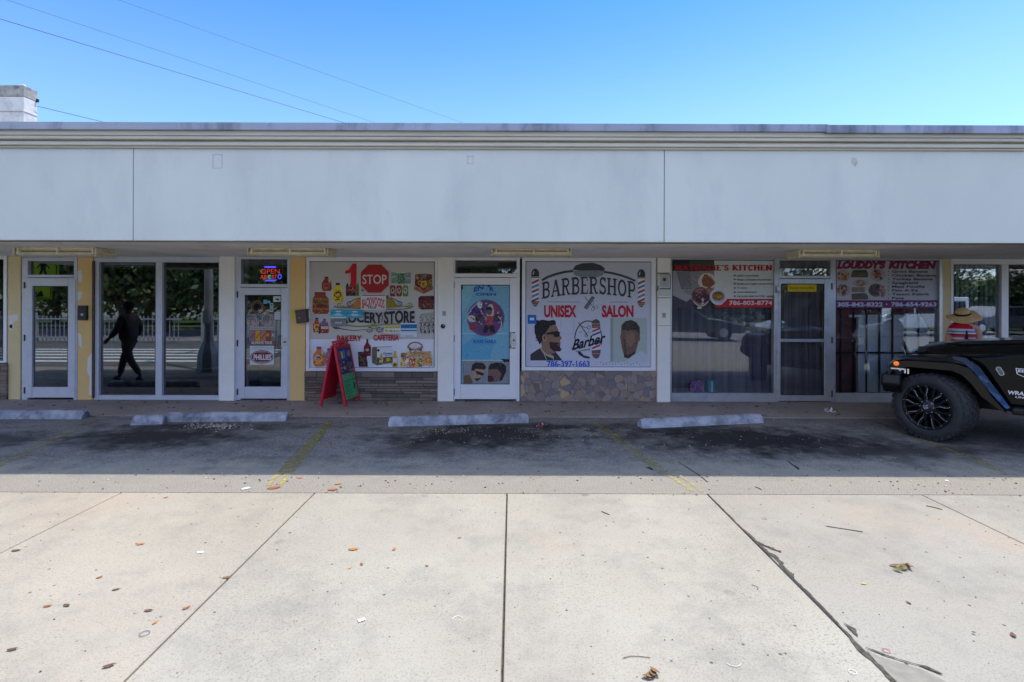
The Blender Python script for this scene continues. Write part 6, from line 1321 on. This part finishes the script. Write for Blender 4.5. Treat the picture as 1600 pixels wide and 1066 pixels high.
# uncountable small debris
def debris(name, n, xr, yr, cols, smin, smax, seed, dens=None):
    rnd = random.Random(seed); b = MB(); k = 0
    while k < n:
        x, y = rnd.uniform(*xr), rnd.uniform(*yr)
        if dens and rnd.random() > dens(x, y): continue
        s_ = rnd.uniform(smin, smax); a = rnd.uniform(0,6.28); z = .0135 if y > yk else .002; e = rnd.uniform(.3,1); c_, s__ = math.cos(a), math.sin(a)
        pts = [(s_*math.cos(q)*rnd.uniform(.7,1.2), s_*e*math.sin(q)*rnd.uniform(.7,1.2)) for q in (0,1.1,2.2,3.3,4.3,5.3)]
        base = [Vector((x+p*c_-q*s__, y+p*s__+q*c_, z)) for p, q in pts]; top = [Vector((v.x, v.y, z+s_*rnd.uniform(.15,.6))) for v in base]
        b.add(base+top, [tuple(range(6,12))]+[(i,(i+1)%6,6+(i+1)%6,6+i) for i in range(6)], ink(cols[rnd.randrange(len(cols))])); k += 1
    tag(b.build(name), 'fine leaf crumbs and grit scattered on the ground', 'debris', None, 'stuff')
br_ = [(110,84,56),(84,64,48),(150,110,70),(60,50,44),(176,140,96)]
debris('leaf_crumbs', 460, (-9,9), (ys-.05, ys+.50), br_+[(190,180,160)], .003, .012, 1, lambda x,y: .3+.7*(noise.noise(Vector((x*1.5,y*4,0)))>.0))
debris('leaf_crumbs', 900, (-8,8), (1.8, ys), br_+[(120,112,100),(70,64,60)], .0015, .005, 2)
debris('leaf_crumbs', 600, (-9,9), (ys+.5, yk), [(120,110,100),(70,60,54),(150,140,120),(100,84,60)], .004, .013, 3)
debris('leaf_crumbs', 200, (-9,9), (yk+.02, DW-.1), [(70,60,56),(50,44,44),(110,96,84)], .008, .026, 4)
debris('gravel_debris', 420, (-4.3,-2.9), (6.3, 6.9), [(186,180,168),(150,142,130),(120,112,100)], .004, .012, 5, lambda x,y: math.exp(-((x+3.95)/.30)**2-((y-6.75)/.10)**2)+.5*math.exp(-((x+3.75)/.12)**2-((y-6.6)/.10)**2))
debris('gravel_debris', 260, (-1.2,1), (6.0, 6.8), [(160,150,124),(140,124,92),(180,176,160)], .003, .009, 6, lambda x,y: math.exp(-((x+.95)/.35)**2-((y-6.55)/.12)**2)+.06)
debris('gravel_debris', 120, (1.2,4), (5.3, 6.8), [(140,124,92),(160,150,132)], .004, .010, 7)
# ------------------------------------------------------------------ what the glass mirrors: the far side of the street and the corner
M_bark = mat('tree_bark', (104,86,70), .9, var=.3, scale=12, bump=.8, bscale=30)
def leaf_material(name, a, b_):
    m, N, L, P = newmat(name); g = N.new('ShaderNodeNewGeometry'); n = N.new('ShaderNodeTexNoise'); n.inputs['Scale'].default_value = 1.1; L.new(g.outputs['Position'], n.inputs['Vector'])
    x = N.new('ShaderNodeMix'); x.data_type = 'RGBA'; r_ = N.new('ShaderNodeMapRange'); r_.inputs[1].default_value = .4; r_.inputs[2].default_value = .6; L.new(n.outputs[0], r_.inputs[0]); L.new(r_.outputs[0], x.inputs[0])
    x.inputs[6].default_value = (*lin(a),1); x.inputs[7].default_value = (*lin(b_),1); L.new(x.outputs[2], P.inputs['Base Color']); P.inputs['Roughness'].default_value = .55
    return m
LM = [leaf_material('green_leaves', (72,92,40), (98,118,52)), leaf_material('dark_green_leaves', (50,70,34), (74,96,46)), leaf_material('olive_leaves', (84,96,50), (112,120,66))]
def tree(loc, h, cr, seed, m, label, n=2600):
    rnd = random.Random(seed); t = thing('broadleaf_tree', label, 'tree', loc, 0, 'trees across the street')
    b = MB(); th = h*.24; b.tube([(0,0,0),(.05,0,th*.5),(0,.05,th)], h*.030, M_bark, 8, h*.02)
    tips = []
    for k in range(11):
        a = k*.9+rnd.uniform(-.3,.3); e = Vector((math.cos(a)*cr*.55*rnd.uniform(.6,1), math.sin(a)*cr*.55*rnd.uniform(.6,1), h*rnd.uniform(.34,.88))); b.tube([(0,.03,th*.85), Vector((0,.03,th*.85)).lerp(e,.5)+Vector((0,0,.15)), e], h*.013, M_bark, 6, h*.004); tips.append(e)
    b.build('trunk', t, smooth=True)
    b = MB(); cl = [(tip+Vector((rnd.gauss(0,.3),rnd.gauss(0,.3),rnd.gauss(0,.2)))*cr*.5, cr*rnd.uniform(.28,.46)) for tip in tips for _ in range(3)]+[(Vector((0,0,h*.85)),cr*.4)]
    for k in range(n):
        c_, r_ = cl[rnd.randrange(len(cl))]; d = Vector((rnd.gauss(0,1),rnd.gauss(0,1),rnd.gauss(0,.8))).normalized()*r_*rnd.uniform(.55,1.05); p = c_+d
        if p.z < h*.14: continue
        s_ = rnd.uniform(.10,.22); u = Vector((rnd.gauss(0,1),rnd.gauss(0,1),rnd.gauss(0,1))).normalized(); v = u.orthogonal().normalized(); w_ = u.cross(v)
        b.add([p-v*s_, p-w_*s_*.5, p+v*s_, p+w_*s_*.5], [(0,1,2,3)], m)
    b.build('crown', t); return t
def refl(px, D, z=0): return Vector(((px-800)/800*D, 2*DW-D, z))
rnd = random.Random(12); k = 0
lk = ['bushy green tree','dark green tree','loose olive tree','broad green tree','tall dark tree']
for px, D, h, cr in ((40,24,5.6,2.6),(120,27,6.6,3.0),(190,24,5.8,2.6),(262,26,6.2,2.8),(330,24,5.4,2.4),(400,27,6.8,3.0),(-60,26,6.2,3.0),(470,30,6.0,2.8),(560,32,6.5,3.0),(650,34,5.8,2.8),(740,34,6.4,3.0),(230,31,8.5,3.4),(90,31,8.0,3.2),(350,32,8.2,3.2),
                     (1120,38,5.2,3.0),(1240,40,5.6,3.0),(1360,42,5.4,3.2),(1480,42,4.6,3.0),(1560,44,5.0,3.2),(1640,40,4.8,2.8),(860,36,5.6,2.8),(960,37,6,3)):
    p = refl(px, D); ords = ['first','second','third','fourth','fifth','sixth','seventh','eighth','ninth','tenth','eleventh','twelfth','thirteenth','fourteenth','fifteenth','sixteenth','seventeenth','eighteenth','nineteenth','twentieth','twenty-first','twenty-second']
    tree((p.x, p.y, -.14), h, cr, 30+k, LM[k%3], '%s across the street, %s of the trees mirrored in the shop windows' % (lk[k%5], ords[k]), 3400 if k < 14 else 2000); k += 1
# picket fence at the corner
M_pk = mat('white_fence_paint', (176,176,172), .6)
def fence(x0, x1, y, z0, label):
    t = thing('picket_fence', label, 'fence', ((x0+x1)/2, y, z0)); n = int((x1-x0)/.16); L_ = x1-x0
    for z in (.18,.86): b = MB(); b.box((-L_/2,-.02,z),(L_/2,.02,z+.05), M_pk); b.build('rail', t)
    for k in range(n):
        if k % 14 == 0: b = MB(); x = -L_/2+k*.16; b.box((x-.04,-.04,0),(x+.04,.04,1.12), M_pk); b.build('post', t)
    b = MB()
    for k in range(n): x = -L_/2+.07+k*.16; b.box((x-.014,-.035,.06),(x+.014,-.021,1.0), M_pk)
    b.build('pickets', t)
fence(-22, -12.2, -2.0, .0, 'white metal picket fence along the side street at the corner'); fence(-11.6, -7.6, -2.3, .0, 'short white picket fence section beside a low wall')
M_grn = mat('verge_grass', (74,92,44), .95, var=.3, scale=6, bump=.6); sheet('grass_verge', -40, -13.5, 60, -11.5, .03, M_grn, .1); sheet('grass_verge', -40, -26, 60, -17, .02, M_grn, .1)
t = thing('garden_wall', 'low pale garden wall between two picket fences', 'wall', (-9.6,-2.6,0)); b = MB(); b.box((-1.2,-.1,0),(1.2,.1,1.0), M_white); b.build('wall', t, bevel=.01); b = MB(); b.box((-1.25,-.14,1.003),(1.25,.14,1.06), M_cor); b.build('coping', t)
# school crossing sign (pentagon) with an arrow plate
M_fy = mat('fluorescent_yellow_green', (186,220,30), .5); M_gal = mat('galvanised_steel', (150,152,154), .5, .5, var=.1)
def crossing_sign(loc, rz, label, sc_=1.0):
    t = thing('crossing_sign', label, 'road sign', loc, rz, 'yellow green crossing signs'); S_ = sc_
    b = MB(); b.tube([(0,.03,0),(0,.03,2.75*S_)], .03, M_gal, 10); b.build('post', t, smooth=True)
    def plate(name, pts, m, y0=-.006, y1=.0): b = MB(); b.prism(pts, y0, y1, m); return b.build(name, t)
    z = 2.42*S_; plate('sign_plate', [(-.36,z-.36),(.36,z-.36),(.36,z+.02),(0,z+.36),(-.36,z+.02)], M_fy)
    s_ = Sheet(None, 0, lambda x, y, tt: Vector((x, -.008-tt, y))); s_.part('figure'); bk = (20,22,20)
    for p, q in zip([(-.32,z-.32),(.32,z-.32),(.32,z+.01),(0,z+.31),(-.32,z+.01)],[(.32,z-.32),(.32,z+.01),(0,z+.31),(-.32,z+.01),(-.32,z-.32)]): s_.line([p,q],.018,bk)
    for ox, sc2 in ((-.11,1.0),(.13,.85)):
        s_.ell(ox,z+.10*sc2,.034*sc2,.04*sc2,bk); s_.poly([(ox-.05,z+.05*sc2),(ox+.05,z+.05*sc2),(ox+.035,z-.10*sc2),(ox-.035,z-.10*sc2)],bk); s_.line([(ox-.02,z-.09),(ox-.06,z-.26)],.035,bk); s_.line([(ox+.02,z-.09),(ox+.07,z-.25)],.035,bk); s_.line([(ox-.04,z+.03),(ox-.10,z-.06)],.022,bk); s_.line([(ox+.04,z+.03),(ox+.10,z-.06)],.022,bk)
    s_.parts['figure'].build('figure', t)
    z = 1.86*S_; plate('arrow_plate', [(-.30,z-.15),(.30,z-.15),(.30,z+.15),(-.30,z+.15)], M_fy)
    s_ = Sheet(None, 0, lambda x, y, tt: Vector((x, -.008-tt, y))); s_.part('arrow'); s_.line([(.16,z+.09),(-.06,z-.04)],.05,bk); s_.poly([(-.17,z-.10),(-.13,z+.03),(-.09,z-.02),(-.03,z-.11)],bk)
    for p, q in zip([(-.28,z-.13),(.28,z-.13),(.28,z+.13),(-.28,z+.13)],[(.28,z-.13),(.28,z+.13),(-.28,z+.13),(-.28,z-.13)]): s_.line([p,q],.014,bk)
    s_.parts['arrow'].build('arrow', t); return t
crossing_sign((-9.85, 6.3, 0), math.pi-.5, 'yellow green pentagon crossing sign with arrow plate mirrored in the leftmost door', .97)
p = refl(457-200, 24); crossing_sign((p.x, p.y, -.06), math.pi, 'far yellow green crossing sign mirrored in the right pane of the dark window')
# tall steel lamp column on a bell base
p = refl(326, 11.75); t = thing('lamp_column', 'tall grey steel lamp column on a wide base mirrored in the dark window', 'street lamp', (p.x, p.y, 0))
b = MB(); b.lathe([(.26,0),(.26,.08),(.24,.1),(.22,.42),(.17,.56),(.12,.66),(.11,.72)], M_gal, 8, None, 'z'); b.build('base', t)
b = MB(); b.tube([(0,0,.7),(0,0,7.5)], .095, M_gal, 14, .07); b.build('shaft', t, smooth=True)
b = MB(); b.tube([(0,0,7.3),(0,-.6,7.8),(0,-1.6,8.0)], .035, M_gal, 8); b.box((-.12,-2.2,7.94),(.12,-1.5,8.06), M_gal); b.build('lamp_arm', t)
b = MB(); b.box((-.07,.09,1.1),(.07,.11,1.4), ink((200,200,196))); b.build('notice', t)
# parked vehicles over the way
def car(name, loc, rz, label, paint, prof, glassp, L_, wd=1.75, wr=.33, wx=(.75,-.75)):
    t = thing(name, label, 'car', loc, rz, 'vehicles mirrored in the right-hand windows'); mp = mat(name+'_paint', paint, .25, coat=1)
    b = MB(); b.prism(prof, -wd/2, wd/2, mp); b.build('body', t, bevel=.06, seg=3)
    for sx in (-1,1):
        for g in glassp: b = MB(); b.prism(g, sx*(wd/2+.001), sx*(wd/2+.006), ink((34,40,44))); b.build('side_window', t, bevel=.001)
    for sx in (-1,1):
        for x in wx:
            b = MB(); b.lathe([(.0,.10),(.19,.10),(.2,.085),(wr,.085),(wr,-.1),(0,-.1)], M_rub2, 28, Matrix.Translation((x*L_/2*.82,sx*(wd/2-.06),wr))@Matrix.Rotation(0 if sx>0 else math.pi,4,'Z')); w_ = b.build('wheel', t, smooth=True)
            b = MB(); b.lathe([(0,.115),(.10,.112),(.18,.104)], M_alb, 20, Matrix.Translation((x*L_/2*.82,sx*(wd/2-.06),wr))@Matrix.Rotation(0 if sx>0 else math.pi,4,'Z')); b.build('rim', w_, smooth=True)
    f_ = max(q[0] for q in prof); r_ = min(q[0] for q in prof)
    for y in (-wd/2+.28, wd/2-.28):
        b = MB(); b.box((f_-.05,y-.14,.62),(f_+.012,y+.14,.76), ink((220,222,226))); b.build('headlight', t, bevel=.01); b = MB(); b.box((r_-.012,y-.12,.65),(r_+.05,y+.12,.85), ink((170,30,34))); b.build('tail_light', t, bevel=.01)
    return t
sed = [(2.2,.30),(2.25,.62),(1.3,.86),(.75,.92),(.05,1.38),(-1.0,1.40),(-1.75,.98),(-2.2,.92),(-2.25,.35)]; sg = [[(.55,.93),(.05,1.30),(-.35,1.32),(-.35,.92)],[(-.42,.92),(-.42,1.32),(-.98,1.32),(-1.5,.95)]]
vanp = [(2.3,.35),(2.35,.85),(1.9,1.05),(1.2,1.75),(.9,1.85),(-2.3,1.85),(-2.35,.4)]; vg = [[(1.55,1.08),(1.15,1.62),(.55,1.65),(.55,1.06)],[(.45,1.06),(.45,1.65),(-.8,1.65),(-.8,1.06)],[(-.9,1.06),(-.9,1.65),(-2.1,1.65),(-2.1,1.06)]]
p = refl(1270,20.5); car('pale_sedan', (p.x,p.y,-.02), R(170), 'pale cream sedan mirrored in the glass of the grey door', (200,192,172), sed, sg, 4.4)
p = refl(1085,22); car('dark_green_sedan', (p.x-.4,p.y,-.02), R(8), 'dark green sedan mirrored in the restaurant window', (44,58,50), sed, sg, 4.4)
p = refl(1545,26); car('dark_sedan', (p.x,p.y,-.02), R(175), 'dark blue sedan mirrored in the right-hand blinds window', (50,60,80), sed, sg, 4.4)
t = thing('white_van', 'white van mirrored in the barred window', 'van', (0,0,0)); bpy.data.objects.remove(t)
v = car('white_van', (refl(1420,25).x, refl(1420,25).y, -.03), R(175), 'white van with dark side windows mirrored in the barred window', (214,220,220), vanp, vg, 4.7)
# shops across the street
def shop(loc, w_, h, d, colr, band, label, sign=None):
    t = thing('far_shop', label, 'building', loc, 0, 'low shops across the street'); mw = mat('far_shop_wall', colr, .8, var=.05)
    b = MB(); b.box((-w_/2,-d,0),(w_/2,0,h), mw); b.build('wall', t); b = MB(); b.box((-w_/2-.2,.003,h-.9),(w_/2+.2,.6,h+.1), mat('far_shop_band', band, .7)); b.build('awning', t)
    n = int(w_/3)
    for k in range(n): x = -w_/2+(k+.5)*w_/n; b = MB(); b.box((x-1.1,.004,.3),(x+1.1,.05,2.2), M_alw); f_ = b.build('window', t); b = MB(); b.box((x-1.0,.051,.4),(x+1.0,.06,2.1), ink((40,46,52))); b.build('pane', f_)
    return t
p = refl(1180,44); shop((p.x,p.y,-.1), 18, 3.4, 8, (206,200,186), (214,208,190), 'pale shop with cream awning mirrored in the restaurant window')
p = refl(1590,44); shop((p.x+3,p.y,-.1), 14, 3.3, 8, (196,200,200), (214,180,60), 'shop with a yellow band mirrored in the blinds window at right')

# thicket behind the trees
rnd = random.Random(77); b = MB()
for k in range(15000):
    x = rnd.uniform(-46, 62); hh = 3.2+1.4*noise.noise(Vector((x*.22,1,0)))+.8*noise.noise(Vector((x*.9,4,0))); z = hh*rnd.random()**.7; y = -19.5-rnd.uniform(0,1.6)*(1-.3*z/hh)
    s_ = rnd.uniform(.16,.34); u = Vector((rnd.gauss(0,1),rnd.gauss(0,1),rnd.gauss(0,1))).normalized(); v = u.orthogonal().normalized(); w_ = u.cross(v); p = Vector((x,y,z))
    b.add([p-v*s_, p-w_*s_*.5, p+v*s_, p+w_*s_*.5], [(0,1,2,3)], LM[(k+int(x*.3))%3])
tag(b.build('thicket'), 'dense green thicket closing the far side of the street', 'thicket', None, 'stuff')
